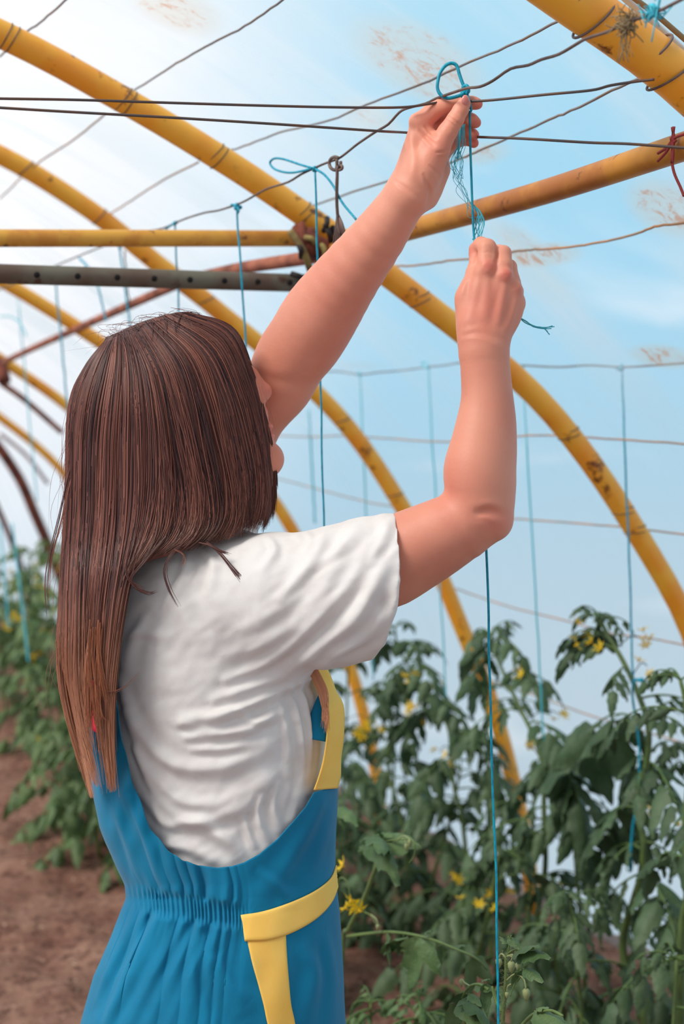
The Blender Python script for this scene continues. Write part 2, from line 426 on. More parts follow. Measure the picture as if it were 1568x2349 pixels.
for i, (Y, px, rad) in enumerate(hoop_px):
    r = hoop_curve(Y, px); HC.append(r)
    pts = np.stack([CX+r*np.cos(THS), np.full(len(THS), Y), 1.55+CZ+r*np.sin(THS)], 1)
    e = empty('greenhouse_hoop', (pts[0][0], Y, 0), hl[i], 'hoop', 'steel hoops of the tunnel')
    mt = M['yellow'] if i < 6 else M['rust']
    V_, F_ = tube(pts, rad, 20); mobj('pipe', V_, F_, mt, e)
    HC[-1] = (Y, r, rad, e)
def hoop_at(i, px, py):
    Y, r, rad, e = HC[i]; q = onY(px, py, Y); th = math.atan2(q[2]-1.55-CZ, q[0]-CX)
    rr = float(np.interp(th, THS, r)); return np.array([CX+rr*math.cos(th), Y, 1.55+CZ+rr*math.sin(th)]), th
def binding(i, px, py, turns=2, spread=.03, wr=.0016, tilt=.35, mat='wire_brown'):
    Y, r, rad, e = HC[i]; c, th = hoop_at(i, px, py)
    T = np.array([-math.sin(th), 0, math.cos(th)]); A = np.array([0, 1.0, 0]); B = np.cross(T, A); mb = MB()
    for k in range(turns):
        s0 = (k-(turns-1)/2)*spread; a = np.linspace(0, 2*math.pi, 26); sl = random.uniform(-1, 1)*.12+.12
        p = [c+T*(s0+math.sin(t_)*rad*sl)+(rad+wr*.6)*(math.cos(t_)*A+math.sin(t_)*B) for t_ in a]
        mb.tube(p, wr, 6)
    mb.build('wire_binding', M[mat], e)
for a in ((0, 1330, 30), (0, 1510, 150)): binding(*a, spread=.035)
for a in ((1, 20, 90), (1, 285, 240), (1, 495, 360), (1, 690, 495), (1, 955, 690), (1, 1300, 995), (1, 1425, 1170), (1, 1450, 1215)): binding(*a, spread=.012, wr=.0010)
for a in ((2, 60, 385), (2, 225, 500), (2, 470, 690), (2, 780, 965), (2, 900, 1135)): binding(*a, spread=.016, wr=.0016, turns=1)

# pale seam strip of the film beside the nearest hoop
for nm_, pxy, r_, mt_, am in (('trim_1', (1500, 50), .0045, 'white', 0), ('trim_2', (1500, 28), .0032, 'straw', .002)):
    y_ = film_hit(*pxy, .004)[0][1]; aa = np.linspace(-.2, 2.6, 90); rr = rfilm(aa)-.018
    V_, F_ = tube(wob(np.stack([CX+rr*np.cos(aa), np.full(90, y_), 1.55+CZ+rr*np.sin(aa)], 1), am), r_, 8); tag(mobj(nm_, V_, F_, M[mt_]), kind='structure')

# cross bars ---------------------------------------------------------------
def bar(name, pts, r, mat, label, cat='pipe', group=None, k=18, n=8):
    V_, F_ = tube(smooth_path(pts, n), r, k); o = mobj(name, V_, F_, mat, origin=pts[0]); return tag(o, label, cat, group)
q0, q1 = onY(-260, 546, 2.33), onY(700, 547, 2.33)
bar('tie_beam', [q0, (q0+q1)/2, q1], .0145, M['yellow_old'], 'yellow horizontal pipe running across the tunnel to the rusty joint', 'pipe')
q0, q1 = onY(-260, 620, 2.27), onY(705, 650, 2.27)
gp = empty('perforated_pipe', q0, 'grey horizontal pipe with a row of round holes, below the yellow crossbar', 'pipe')
V_, F_ = tube([q0+(q1-q0)*s for s in np.linspace(0, 1, 12)], .0158, 20); mobj('pipe', V_, F_, M['grey'], gp)
for px in (50, 140, 230, 316, 401, 485, 568, 650):
    s = (px+260)/965.0; c = q0+(q1-q0)*s; vdir = (CAM-c)/np.linalg.norm(CAM-c); ax = (q1-q0)/np.linalg.norm(q1-q0)
    vdir -= ax*(vdir@ax); vdir /= np.linalg.norm(vdir)
    V_, F_ = tube([c+vdir*.0146, c+vdir*.0163], .0050, 16); mobj('hole', V_, F_, M['hole'], gp)
a = onY(1900, 225, 1.1); b = onX(1568, 336, 1.07); c = onX(1250, 440, 1.09); d = onX(940, 527, 1.10); e_ = onX(752, 578, 1.10)
bar('purlin', [c+(b-c)*s_ for s_ in (7.5, 5, 3, 1.9, 1)]+[c, d, e_], .0165, M['brass'], 'ochre pipe sloping up to the right edge behind both hands', 'pipe')
bar('purlin', [onX(740, 585, 1.09), onX(690, 594, 1.09), onX(560, 614, 1.09), onX(440, 640, 1.10)], .0125, M['rustpipe'], 'rusty brown pipe between the yellow crossbar and the grey perforated pipe', 'pipe')
bar('purlin', [onX(440, 640, 1.12), onX(370, 668, 1.13), onX(190, 748, 1.18), onX(80, 797, 1.2), onX(10, 830, 1.22)], .0115, M['rustpipe'], 'thin brown pipe sloping down left from the grey perforated pipe to the left edge', 'pipe')
bar('brace', [onY(0, 828, 5.55), onY(10, 875, 5.5)], .026, M['rust'], 'short rusty clamp on the far hoop at the left edge', 'brace')
bar('brace', [onY(5, 880, 5.7), onY(60, 920, 5.9), onY(140, 990, 6.1)], .013, M['rustpipe'], 'thin rusty brace between the two hoops left of the hair', 'brace')
bar('brace', [onY(0, 995, 8.9), onY(60, 1045, 8.9), onY(110, 1110, 8.9)], .012, M['rustpipe'], 'thin brown pipe curving beside the distant rusty hoop', 'brace')

# the joint of rags, rusty clamp and wire where crossbar meets hoop
jc, _ = hoop_at(1, 745, 530)
j = empty('rusty_joint', jc, 'rusty clamp wrapped in old rags where the crossbar meets the hoop', 'clamp')
mb = MB()
for k in range(9):
    a = onY(690+k*9, 520+k*8+random.uniform(-8, 8), 2.27); b = onY(700+k*9, 560+k*6+random.uniform(-8, 12), 2.255)
    c = onY(718+k*9, 585+k*3+random.uniform(-10, 10), 2.28)
    mb.tube(smooth_path([a, b, c], 5), [.010+random.uniform(-.003, .003)]*11, 8)
mb.tube(smooth_path([onY(672, 530, 2.28), onY(710, 548, 2.26), onY(775, 580, 2.25)], 6), .013, 10)
mb.build('clamp', M['rust'], j)
mb = MB()
for (p, q, r_) in (((665, 530), (712, 622), .0065), ((700, 545), (722, 560), .005), ((735, 560), (745, 600), .006)):
    mb.tube(smooth_path([onY(p[0], p[1], 2.25), onY((p[0]+q[0])/2+5, (p[1]+q[1])/2-4, 2.235), onY(q[0], q[1], 2.25)], 6), r_, 8)
mb.build('rag', M['cloth_strip'], j)
for (p, q) in (((745, 515), (760, 560)), ((668, 628), (700, 640)), ((684, 560), (690, 590)), ((750, 500), (742, 530)), ((762, 520), (772, 560))):
    mb = MB(); mb.tube(smooth_path([onY(p[0], p[1], 2.24), onY((p[0]+q[0])/2+3, (p[1]+q[1])/2, 2.23), onY(q[0], q[1], 2.25)], 5), .005, 8); mb.build('tie_wire', M['dark'], j)

# wires --------------------------------------------------------------------
def wire(pts, r, mat, label, group=None, amp=.0, n=6, name='wire', ext=None):
    p = smooth_path(pts, n)
    if ext is not None: p = np.vstack([np.array(ext), p])
    if amp: p = wob(p, amp)
    V_, F_ = tube(p, r, 7); o = mobj(name, V_, F_, mat, origin=p[0]); return tag(o, label, 'wire', group)
XW = .872
main_px = [(1640, -40), (1568, -4), (1500, 30), (1436, 52), (1395, 72), (1345, 88), (1320, 102), (1280, 125), (1240, 137), (1210, 150), (1170, 158), (1130, 185), (1100, 199), (1072, 202),
           (1040, 212), (1000, 226), (975, 238), (935, 248), (915, 258), (890, 285), (860, 303), (820, 330), (795, 350), (775, 364), (745, 375), (720, 386), (690, 400), (660, 418), (615, 432), (590, 445),
           (560, 462), (535, 472), (500, 483), (470, 488), (430, 500), (400, 512), (370, 525), (330, 533), (250, 560), (150, 600), (60, 640), (-40, 680)]
wire([onX(x, y, XW) for x, y in main_px], .0017, ext=[(XW, -1.0, onX(1640, -40, XW)[2]-.02), (XW, .1, onX(1640, -40, XW)[2])], mat=M['wire_brown'], label='kinked brown trellis wire the left hand ties onto, sagging down to the left', n=3)
wire(ext=[(-.8, 1.62, P(-60, 224, 1.56)[2]-.02)], pts=[P(x, y, d) for x, y, d in ((-60, 224, 1.56), (0, 226, 1.56), (180, 229, 1.58), (400, 236, 1.61), (600, 242, 1.63), (780, 246, 1.65), (920, 246, 1.66), (985, 238, 1.67), (1035, 232, 1.69), (1110, 231, 1.66), (1250, 217, 1.6), (1355, 207, 1.57), (1400, 196, 1.56), (1458, 187, 1.55), (1500, 182, 1.54))],
     r=.0016, mat=M['wire'], label='upper of two nearly level dark wires, from left edge to the nearest hoop')
wire(ext=[(-.8, 1.58, P(-60, 244, 1.52)[2]-.02)], pts=[P(x, y, d) for x, y, d in ((-60, 244, 1.52), (0, 247, 1.52), (150, 256, 1.54), (400, 270, 1.57), (640, 285, 1.6), (860, 300, 1.64), (930, 304, 1.72), (1000, 310, 1.76), (1090, 314, 1.70), (1200, 318, 1.6), (1350, 327, 1.57), (1440, 330, 1.55), (1568, 339, 1.53), (1640, 343, 1.52))],
     r=.0016, mat=M['wire'], label='lower of two nearly level dark wires, passing behind the left hand')
def fwire(px, r, mat, label, amp=.0004):
    pts = [film_hit(x, y, .012)[0] for x, y in px]
    if px[0][0] >= 1590:      # runs on along the tunnel, past the viewer
        p = pts[0]; th = math.atan2(p[2]-1.55-CZ, p[0]-CX); rr = math.hypot(p[2]-1.55-CZ, p[0]-CX)
        ext = [np.array([CX+rr*math.cos(th), y_, 1.55+CZ+rr*math.sin(th)]) for y_ in np.linspace(-1.0, p[1]-.05, 8)]
        return wire(pts, r, mat, label, 'wires along the film', amp, n=6, ext=ext)
    return wire(pts, r, mat, label, 'wires along the film', amp, n=6)
fwire([(1320, 34), (1278, 49), (1180, 100), (1060, 150), (950, 200), (840, 240), (760, 275), (640, 305), (560, 335), (505, 352)], .0017, M['wire_film'], 'film wire just above the blue loop in the left hand')
fwire([(650, -2), (560, 60), (470, 108), (390, 155), (300, 212)], .0017, M['wire_film'], 'film wire from top edge down to the large hoop at upper left')
fwire([(240, 262), (170, 320), (80, 380), (0, 455)], .0019, M['wire_rusty'], 'faint film wire below the large hoop at far upper left')
fwire([(160, -8), (100, 45), (45, 85), (0, 130)], .0018, M['wire_film'], 'short film wire in the top left corner')
fwire([(1500, 172), (1470, 180), (1435, 192), (1330, 245), (1270, 270), (1180, 310), (1100, 345), (1040, 370), (1000, 385), (900, 412), (790, 447), (700, 478)], .0018, M['wire_film'], 'film wire from the nearest hoop, behind the left wrist, down to the large hoop')
fwire([(455, 372), (380, 410), (300, 460), (240, 500)], .0019, M['wire_rusty'], 'faint rusty film wire between the first two hoops on the left')
fwire([(1600, 506), (1568, 512), (1500, 520), (1440, 542), (1340, 562), (1240, 572), (1180, 577), (1110, 592), (1040, 597), (960, 608), (905, 610)], .0019, M['wire_rusty'], 'rusty film wire right of the lower fist')
fwire([(1600, 1020), (1568, 1018), (1420, 1008), (1230, 998), (1130, 1008), (1000, 1013), (880, 1005), (780, 1000), (700, 1002), (600, 998)], .0019, M['wire_rusty'], 'level film wire at the height of the chin')
fwire([(1600, 1232), (1568, 1226), (1420, 1208), (1290, 1198), (1180, 1190), (1000, 1175), (860, 1155), (740, 1125), (630, 1096)], .0019, M['wire_rusty'], 'film wire meeting the elbow from the right')
fwire([(1600, 1488), (1568, 1480), (1480, 1462), (1400, 1452), (1280, 1420), (1180, 1395), (1100, 1370), (1010, 1338)], .0019, M['wire_rusty'], 'reddish film wire below the elbow')
fwire([(1600, 1716), (1568, 1705), (1450, 1670), (1340, 1637), (1240, 1600), (1120, 1560)], .0019, M['wire_rusty'], 'lowest film wire, behind the tallest tomato plant')
XR = 1.72
trel = [(1640, 828), (1568, 833), (1500, 838), (1426, 842), (1350, 838), (1280, 842), (1197, 838), (1120, 835), (1060, 832), (1020, 838), (980, 842), (920, 850), (870, 854), (825, 859), (770, 852), (700, 855), (600, 862), (450, 868), (300, 875)]
wire([onX(x, y, XR) for x, y in trel], .0021, ext=[(XR, -1.0, 1.6), (XR, .5, 1.585)], mat=M['wire'], label='level trellis wire at right carrying the hanging blue strings', n=4)
# wire hanger hooked over the main wire
h0 = onX(768, 372, XW-.004)
hk = empty('wire_hanger', h0, 'dark wire hanger hooked over the trellis wire beside the tied bow', 'hook')
mb = MB()
mb.tube([onX(768+13*math.cos(a_), 375+15*math.sin(a_), XW-.006) for a_ in np.linspace(-.3, 2*math.pi-.9, 26)], .0024, 8)
mb.tube([onX(778+7*math.cos(a_), 384+6*math.sin(a_), XW-.008) for a_ in np.linspace(-1.0, 4, 14)], .0020, 8)
mb.build('hook', M['wire_brown'], hk)
mb = MB()
mb.tube(smooth_path([onX(772, 365, XW-.008), onX(773, 400, XW-.008), onX(772, 460, XW-.006), onX(775, 520, XW), onX(772, 575, XW+.02)], 5), .0024, 8)
mb.tube(smooth_path([onX(774, 380, XW-.010), onX(771, 430, XW-.010), onX(774, 500, XW-.004), onX(780, 540, XW)], 5), .0018, 8)
for k in range(7): mb.tube(smooth_path([onX(774, 490, XW-.002), onX(770+k*3, 525, XW+.0), onX(764+k*5, 570+random.uniform(-6, 10), XW+.01)], 4), .0018, 6)
mb.build('strand', M['wire_brown'], hk)
# straw knot and old string end on the main wire at upper right
kc = onX(1434, 54, XW-.003)
kn = empty('straw_knot', kc, 'frayed brown fibre knot on the trellis wire in front of the nearest hoop', 'knot')
mb = MB()
for k in range(60):
    a_ = rng.normal(size=3)*.006; b_ = rng.normal(size=3)*.008; mb.tube(smooth_path([kc+a_, kc+(a_+b_)/2+rng.normal(size=3)*.003, kc+b_], 3), .0006, 4)
for k in range(10):
    mb.tube(smooth_path([kc, kc+np.array([rng.normal()*.004, rng.normal()*.004, -.012]), kc+np.array([rng.normal()*.006, rng.normal()*.006, -.03-.008*random.random()])], 4), .0005, 4)
mb.ball(kc, .006); mb.build('fibres', M['straw'], kn)
kc = onX(1496, 24, XW-.003); kn = empty('string_end', kc, 'blue-green string end knotted on the trellis wire in the top right corner', 'string'); mb = MB()
for k in range(16): mb.tube(smooth_path([kc+rng.normal(size=3)*.004, kc+rng.normal(size=3)*.006, kc+rng.normal(size=3)*.010], 3), .0008, 4)
mb.ball(kc, (.005, .005, .007)); mb.build('knot', M['twine_pale'], kn)
# red and brown twine round the purlin at the right edge
kc = onX(1545, 325, 1.05); kn = empty('red_twine_tie', kc, 'red-brown twine tied round the ochre pipe at the right edge', 'string'); mb = MB()
for pts in ([(1545, 290), (1541, 318), (1530, 345), (1508, 370)], [(1541, 292), (1545, 320), (1540, 360), (1545, 395), (1560, 430), (1568, 450)], [(1525, 345), (1545, 318), (1568, 308)], [(1538, 315), (1543, 345), (1541, 375)], [(1508, 352), (1530, 338), (1550, 322)]):
    mb.tube(smooth_path([onX(x, y, 1.045) for x, y in pts], 5), .0017, 6)
mb.build('twine', M['redtwine'], kn)

# hanging strings ------------------------------------------------------------
def twine(px_top, px_bot, X, r, label, group, loop=None, knot=True, knotr=.0042, wobble=.0006, mat='twine'):
    a = onX(*px_top, X); e = empty('hanging_string', a, label, 'string', group)
    b = onX(*px_bot, X); n_ = 16; p = [a+(b-a)*s for s in np.linspace(0, 1, n_)]; p = wob(p, wobble)
    V_, F_ = tube(smooth_path(p, 3), r, 7); mobj('cord', V_, F_, M[mat], e)
    if knot:
        mb = MB(); mb.ball(a, knotr)
        for k in range(3): mb.ball(a+rng.normal(size=3)*knotr*.5, knotr*.7)
        mb.build('knot', M[mat], e)
    if loop:
        for lp in loop: V_, F_ = tube(smooth_path([onX(x, y, X-.003) for x, y in lp], 6), r*1.15, 7); mobj('loop' if len(lp) > 4 else 'tail', V_, F_, M[mat], e)
    return e
twine((722, 387), (752, 1560), XW, .0015, 'blue string tied with a long bow beside the wire hanger, passing behind the raised arm', 'strings of the near row',
      [[(722, 387), (690, 378), (650, 365), (628, 364), (619, 374), (630, 388), (660, 396), (690, 393), (722, 384)], [(724, 388), (745, 402), (765, 428), (785, 465), (818, 505)]])
twine((543, 472), (590, 1200), XW, .0017, 'blue string hanging in front of the crossbars, second left from the bow', 'strings of the near row', [[(543, 472), (536, 470), (530, 470)], [(544, 475), (547, 483), (544, 490)]], knotr=.005)
twine((401, 512), (430, 1150), XW, .0017, 'blue string hanging in front of the crossbars above the top of the hair', 'strings of the near row', [[(401, 512), (390, 518), (380, 526)]])
twine((275, 570), (300, 760), XW+.1, .0022, 'faint blue string between grey pipe and crown of the head', 'strings of the near row')
twine((128, 650), (158, 960), XW+.1, .0026, 'faint blue string left of the hair, nearest to it', 'strings of the near row')
twine((182, 592), (228, 640), XW+.1, .003, 'short diagonal blue string end above the grey pipe', 'strings of the near row', knot=False)
twine((222, 650), (243, 735), XW+.1, .0024, 'short blue string just below the grey pipe at left', 'strings of the near row', knot=False)
twine((285, 575), (296, 700), XW+.12, .0018, 'dark string beside the faint blue string above the crown', 'strings of the near row', knot=False, mat='dark')
far = [((40, 640), (58, 1240), 'faint blue string at the far left, looped near the edge'), ((85, 760), (95, 1150), 'very faint blue string far left')]
twine((28, 1200), (66, 1520), XW+.3, .0035, 'blurred blue string in front of the far left plants, inner one', 'strings at the far left', knot=False, mat='twine_pale')
twine((0, 1200), (20, 1440), XW+.3, .0035, 'blurred blue string in front of the far left plants, at the edge', 'strings at the far left', knot=False, mat='twine_pale')
twine((40, 672), (85, 1150), 1.2, .0025, 'faint blue looped string above the far left hoop', 'strings at the far left', [[(40, 680), (45, 668), (60, 665), (72, 672), (78, 690)], [(0, 725), (25, 727), (45, 740), (60, 770)]], mat='twine_pale')
twine((1426, 845), (1452, 1560), XR, .0021, 'blue string hanging to the tallest tomato plant at right', 'strings of the back row', [[(1426, 845), (1418, 847), (1413, 846)]], knotr=.005)
twine((1197, 842), (1247, 1700), XR, .0020, 'blue string just right of the raised forearm', 'strings of the back row', [[(1197, 842), (1188, 848), (1184, 865), (1180, 885)]], knotr=.005, mat='twine_pale')
twine((982, 842), (1022, 1600), XR, .0020, 'blue string between head and raised forearm, with a small loop', 'strings of the back row', [[(982, 842), (976, 830), (968, 832), (970, 840), (980, 845)]], knotr=.005, mat='twine_pale')
twine((825, 860), (856, 1560), XR, .0020, 'faint blue string left of the looped one, between arm and elbow', 'strings of the back row', knotr=.005, mat='twine_pale')
twine((708, 940), (722, 1200), XR, .003, 'very faint blue string next to the sleeve top', 'strings of the back row', knot=False, mat='twine_pale')
# string wound down the tallest plant, with a blue tie
e = empty('hanging_string', onX(1452, 1560, XR), 'blue string winding down beside the tallest stem, with a short tie end', 'string', 'strings of the back row')
V_, F_ = tube(smooth_path([onX(x, y, XR-.006) for x, y in ((1452, 1558), (1450, 1600), (1462, 1680), (1466, 1740), (1463, 1830), (1450, 1900), (1444, 2000))], 6), .0026, 7); mobj('cord', V_, F_, M['twine'], e)
V_, F_ = tube([onX(1453, 1558, XR-.008), onX(1462, 1560, XR-.008), onX(1472, 1560, XR-.008)], [.002, .0035, .005], 8); mobj('tail', V_, F_, M['twine'], e)
# the string in her hands
a = PP((1070, 206, -6))
e = empty('hanging_string', a, 'blue string held in both hands, looped over the wire and hanging to the foreground plant', 'string')
def chead(pts, r, name, mat='twine', n=6, k=8):
    V_, F_ = tube(smooth_path(PP(np.array(pts, float)), n), r, k); return mobj(name, V_, F_, M[mat], e)
chead([(1068, 204, -10), (1080, 250, -26), (1077, 262, -24), (1078, 330, -14), (1081, 420, -8), (1084, 500, -8), (1087, 545, -10), (1091, 572, -14), (1095, 585, -12)], .0015, 'cord')
chead([(1068, 206, -10), (1060, 216, -14), (1045, 222, -16), (1025, 225, -16), (1010, 217, -14), (1003, 203, -12), (1004, 185, -10), (1010, 165, -8), (1022, 150, -6), (1036, 145, -6), (1047, 151, -6), (1053, 170, -8), (1060, 190, -10), (1068, 206, -12)], .0021, 'loop')
mb = MB()
kc = PP((1069, 208, -12)); mb.ball(kc, .0050)
for s in range(5): mb.ball(kc+rng.normal(size=3)*.0028, .0034)
mb.tube(smooth_path(PP(np.array([(1060, 202, -14), (1068, 196, -20), (1074, 204, -22), (1070, 216, -16)], float)), 5), .0022, 7); mb.build('knot', M['twine'], e)
lo_ = [(1113, 1230, 8), (1115, 1265, 8), (1119, 1400, 8), (1121, 1500, 8), (1124, 1600, 8), (1126, 1700, 8), (1131, 1850, 6), (1135, 2000, 4), (1139, 2150, 2), (1142, 2260, 0), (1143, 2349, 0), (1147, 2520, 0)]
chead([(x+rng.normal()*.8, y, z) for x, y, z in lo_], .00155, 'cord')
# frayed fibres
for k in range(15):
    x0 = 1062+rng.normal()*3; pts = [(x0, 285, 2), (1056+rng.normal()*6, 330, 2), (1048+rng.normal()*9, 370, 0), (1052+rng.normal()*9, 410, 0)]
    if k % 2: pts += [(1062+rng.normal()*6, 440, 0), (1078+rng.normal()*6, 480+rng.normal()*8, 0)]
    if k % 4 == 1: pts += [(1095+rng.normal()*6, 500, 0), (1092+rng.normal()*9, 530+rng.normal()*12, 0)]
    if k == 0: mbf = MB()
    mbf.tube(smooth_path(PP(np.array(pts)), 5), .00032, 4)
for k in range(8):
    mbf.tube(smooth_path(PP(np.array([(1086, 470, -4), (1100+rng.normal()*4, 490, -4), (1098+rng.normal()*7, 515, -4), (1090+rng.normal()*8, 550, -6)])), 5), .0005, 4)
mbf.tube(smooth_path(PP(np.array([(1056, 290, 2), (1053, 330, 2), (1049, 365, 0)], float)), 6), .0012, 6)
mbf.build('frayed_fibres', M['twine_pale'], e)
mbf = MB()
for k in range(5):
    mbf.tube(smooth_path(PP(np.array([(1190, 728, 10), (1205+rng.normal()*1.5, 738+rng.normal()*2, 8), (1222, 749+rng.normal(), 8), (1245, 752+rng.normal()*2, 8), (1264+rng.normal()*6, 754+rng.normal()*6, 8)])), 5), .0006, 4)
mbf.build('frayed_fibres', M['twine_pale'], e)
# ================================================================ the person
# --- signed distance modelling, all in person space units
def rc(a, b, ra, rb): return ('c', np.array(a, float), np.array(b, float), ra, rb)
def el(c, r): return ('e', np.array(c, float), np.array(r, float))
def fine(pts, n=4): return smooth_path(np.array(pts, float), n).tolist()
def chain(pts): return [rc(pts[i][:3], pts[i+1][:3], pts[i][3], pts[i+1][3]) for i in range(len(pts)-1)]
def sd(pr, X):
    if pr[0] == 'c':
        a, b, ra, rb = pr[1:]; ba = b-a; L2 = ba@ba; h = np.clip(((X-a)@ba)/L2, 0, 1)
        D = X-a-h[:, None]*ba; return np.sqrt(np.einsum('ij,ij->i', D, D))-(ra+(rb-ra)*h)
    c, r = pr[1:]; q = (X-c)/r; k0 = np.linalg.norm(q, axis=1); k1 = np.linalg.norm(q/r, axis=1)+1e-9
    return k0*(k0-1)/k1
def smin(a, b, k):
    h = np.clip(.5+.5*(b-a)/k, 0, 1); return b*(1-h)+a*h-k*h*(1-h)
def group(prims, k):
    lo_b = np.min([np.minimum(p[1]-p[3], p[2]-p[4]) if p[0] == 'c' else p[1]-p[2] for p in prims], axis=0)
    hi_b = np.max([np.maximum(p[1]+p[3], p[2]+p[4]) if p[0] == 'c' else p[1]+p[2] for p in prims], axis=0)
    def ev(X):
        d = None
        for p in prims:
            v = sd(p, X); d = v if d is None else smin(d, v, k)
        return d
    def f(X):
        q = np.maximum(np.maximum(lo_b-X, X-hi_b), 0); bd = np.sqrt(q[:, 0]**2+q[:, 1]**2+q[:, 2]**2)
        near_ = bd < 62
        if near_.all(): return ev(X)
        if not near_.any(): return bd
        o = bd.copy(); o[near_] = ev(X[near_]); return o
    return f
def nets(f, lo, hi, h, B=12):
    lo = np.array(lo, float); nb = np.ceil((np.array(hi)-lo)/(h*B)).astype(int)
    G = np.stack(np.meshgrid(*[np.arange(k) for k in nb], indexing='ij'), -1).reshape(-1, 3)
    cen = lo+(G+.5)*B*h; keep = np.abs(f(cen)) < B*h*1.25; G = G[keep]
    o = np.stack(np.meshgrid(*[np.arange(B+1)]*3, indexing='ij'), -1).reshape(-1, 3)
    off = 1 << 12; key = lambda I: (I[:, 0].astype(np.int64)*off+I[:, 1])*off+I[:, 2]
    ck = []; cv = []; edges = []
    co_ = np.stack(np.meshgrid([0, 1], [0, 1], [0, 1], indexing='ij'), -1).reshape(-1, 3)
    eds = [(i, j) for i in range(8) for j in range(i+1, 8) if np.abs(co_[i]-co_[j]).sum() == 1]
    for st in range(0, len(G), 16):
        g = G[st:st+16]; pts = (g[:, None]*B+o[None])
        D = f((lo+pts.reshape(-1, 3)*h)).reshape(len(g), B+1, B+1, B+1)
        for b in range(len(g)):
            d = D[b]
            if d.min() > 0 or d.max() < 0: continue
            s = d < 0; C8 = [d[c[0]:B+c[0], c[1]:B+c[1], c[2]:B+c[2]] for c in co_]
            cnt = sum((c < 0).astype(int) for c in C8); I = np.argwhere((cnt > 0) & (cnt < 8))
            if len(I):
                vals = np.stack([c[I[:, 0], I[:, 1], I[:, 2]] for c in C8], 1)
                acc = np.zeros((len(I), 3)); w = np.zeros(len(I))
                for i, j in eds:
                    m_ = (vals[:, i] < 0) != (vals[:, j] < 0); t_ = vals[:, i]/(vals[:, i]-vals[:, j]+1e-12)
                    p = co_[i]+t_[:, None]*(co_[j]-co_[i]); acc[m_] += p[m_]; w[m_] += 1
                gi = g[b]*B+I; ck.append(key(gi)); cv.append(lo+(gi+acc/w[:, None])*h)
            for ax in range(3):
                sl0 = [slice(0, B)]*3; sl1 = list(sl0); sl1[ax] = slice(1, B+1)
                a0 = s[tuple(sl0)]; a1 = s[tuple(sl1)]; E = np.argwhere(a0 != a1)
                if len(E): edges.append((ax, g[b]*B+E, a0[E[:, 0], E[:, 1], E[:, 2]]))
    K = np.concatenate(ck); Vv = np.concatenate(cv); s_ = np.argsort(K); K = K[s_]; Vv = Vv[s_]
    Fo = []
    for ax in range(3):
        E = [e_ for e_ in edges if e_[0] == ax]
        if not E: continue
        I = np.concatenate([e_[1] for e_ in E]); sg = np.concatenate([e_[2] for e_ in E])
        u_, v_ = [(1, 2), (2, 0), (0, 1)][ax]; du = np.zeros(3, int); dv = np.zeros(3, int); du[u_] = 1; dv[v_] = 1
        q = [key(I-du-dv), key(I-dv), key(I), key(I-du)]; ix = [np.minimum(np.searchsorted(K, x), len(K)-1) for x in q]
        ok = np.all([K[i_] == x for i_, x in zip(ix, q)], axis=0)
        Q = np.stack(ix, 1)[ok]; fl_ = ~sg[ok]; Q[fl_] = Q[fl_][:, ::-1]; Fo.append(Q)
    return Vv, np.vstack(Fo)
def lapl(V, Fq, it=2, lam=.5):
    n = len(V); E = np.vstack([Fq[:, [0, 1]], Fq[:, [1, 2]], Fq[:, [2, 3]], Fq[:, [3, 0]]])
    for _ in range(it):
        acc = np.zeros_like(V); c = np.zeros(n)
        for a, b in ((0, 1), (1, 0)):
            for k in range(3): acc[:, k] += np.bincount(E[:, a], V[E[:, b], k], n)
            c += np.bincount(E[:, a], minlength=n)
        V = V+lam*(acc/np.maximum(c, 1)[:, None]-V)
    return V
def normals(V, Fq):
    nrm = np.cross(V[Fq[:, 2]]-V[Fq[:, 0]], V[Fq[:, 3]]-V[Fq[:, 1]]); N = np.zeros_like(V)
    for k in range(4):
        for c in range(3): N[:, c] += np.bincount(Fq[:, k], nrm[:, c], len(V))
    return N/(np.linalg.norm(N, axis=1)[:, None]+1e-9)

PLOC = PP((480, 3860, 110)); PLOC[2] = 0.0
person = empty('person', PLOC, 'person with long brown hair, white t-shirt and blue dungarees, reaching up to tie string', 'person')

# --- arms and hands -----------------------------------------------------------
armR = chain(fine([(560, 1330, 60, 104), (700, 1330, 20, 104), (860, 1303, -25, 101), (937, 1268, -45, 96), (1011, 1230, -60, 86), (1070, 1196, -70, 76), (1106, 1168, -75, 68)], 3))
foreR = chain(fine([(1100, 1172, -75, 66), (1102, 1125, -75, 79), (1100, 1080, -75, 82), (1108, 1030, -73, 76), (1115, 970, -70, 67.5), (1117, 916, -67, 59), (1113, 850, -62, 56), (1109, 795, -58, 55)], 3))
tip = [rc((1118, 1175, -80), (1131, 1196, -85), 54, 41), rc((1131, 1196, -85), (1085, 1205, -75), 40, 66)]
arm_l = chain(fine([(470, 1200, 290, 92), (520, 1070, 275, 84), (572, 962, 262, 77), (606, 920, 252, 75), (640, 880, 236, 78), (668, 822, 210, 83), (700, 779, 188, 86.5), (736, 720, 158, 87), (791, 642, 112, 76), (868, 542, 56, 62.5), (912, 478, 22, 53), (938, 440, 4, 49)], 3))
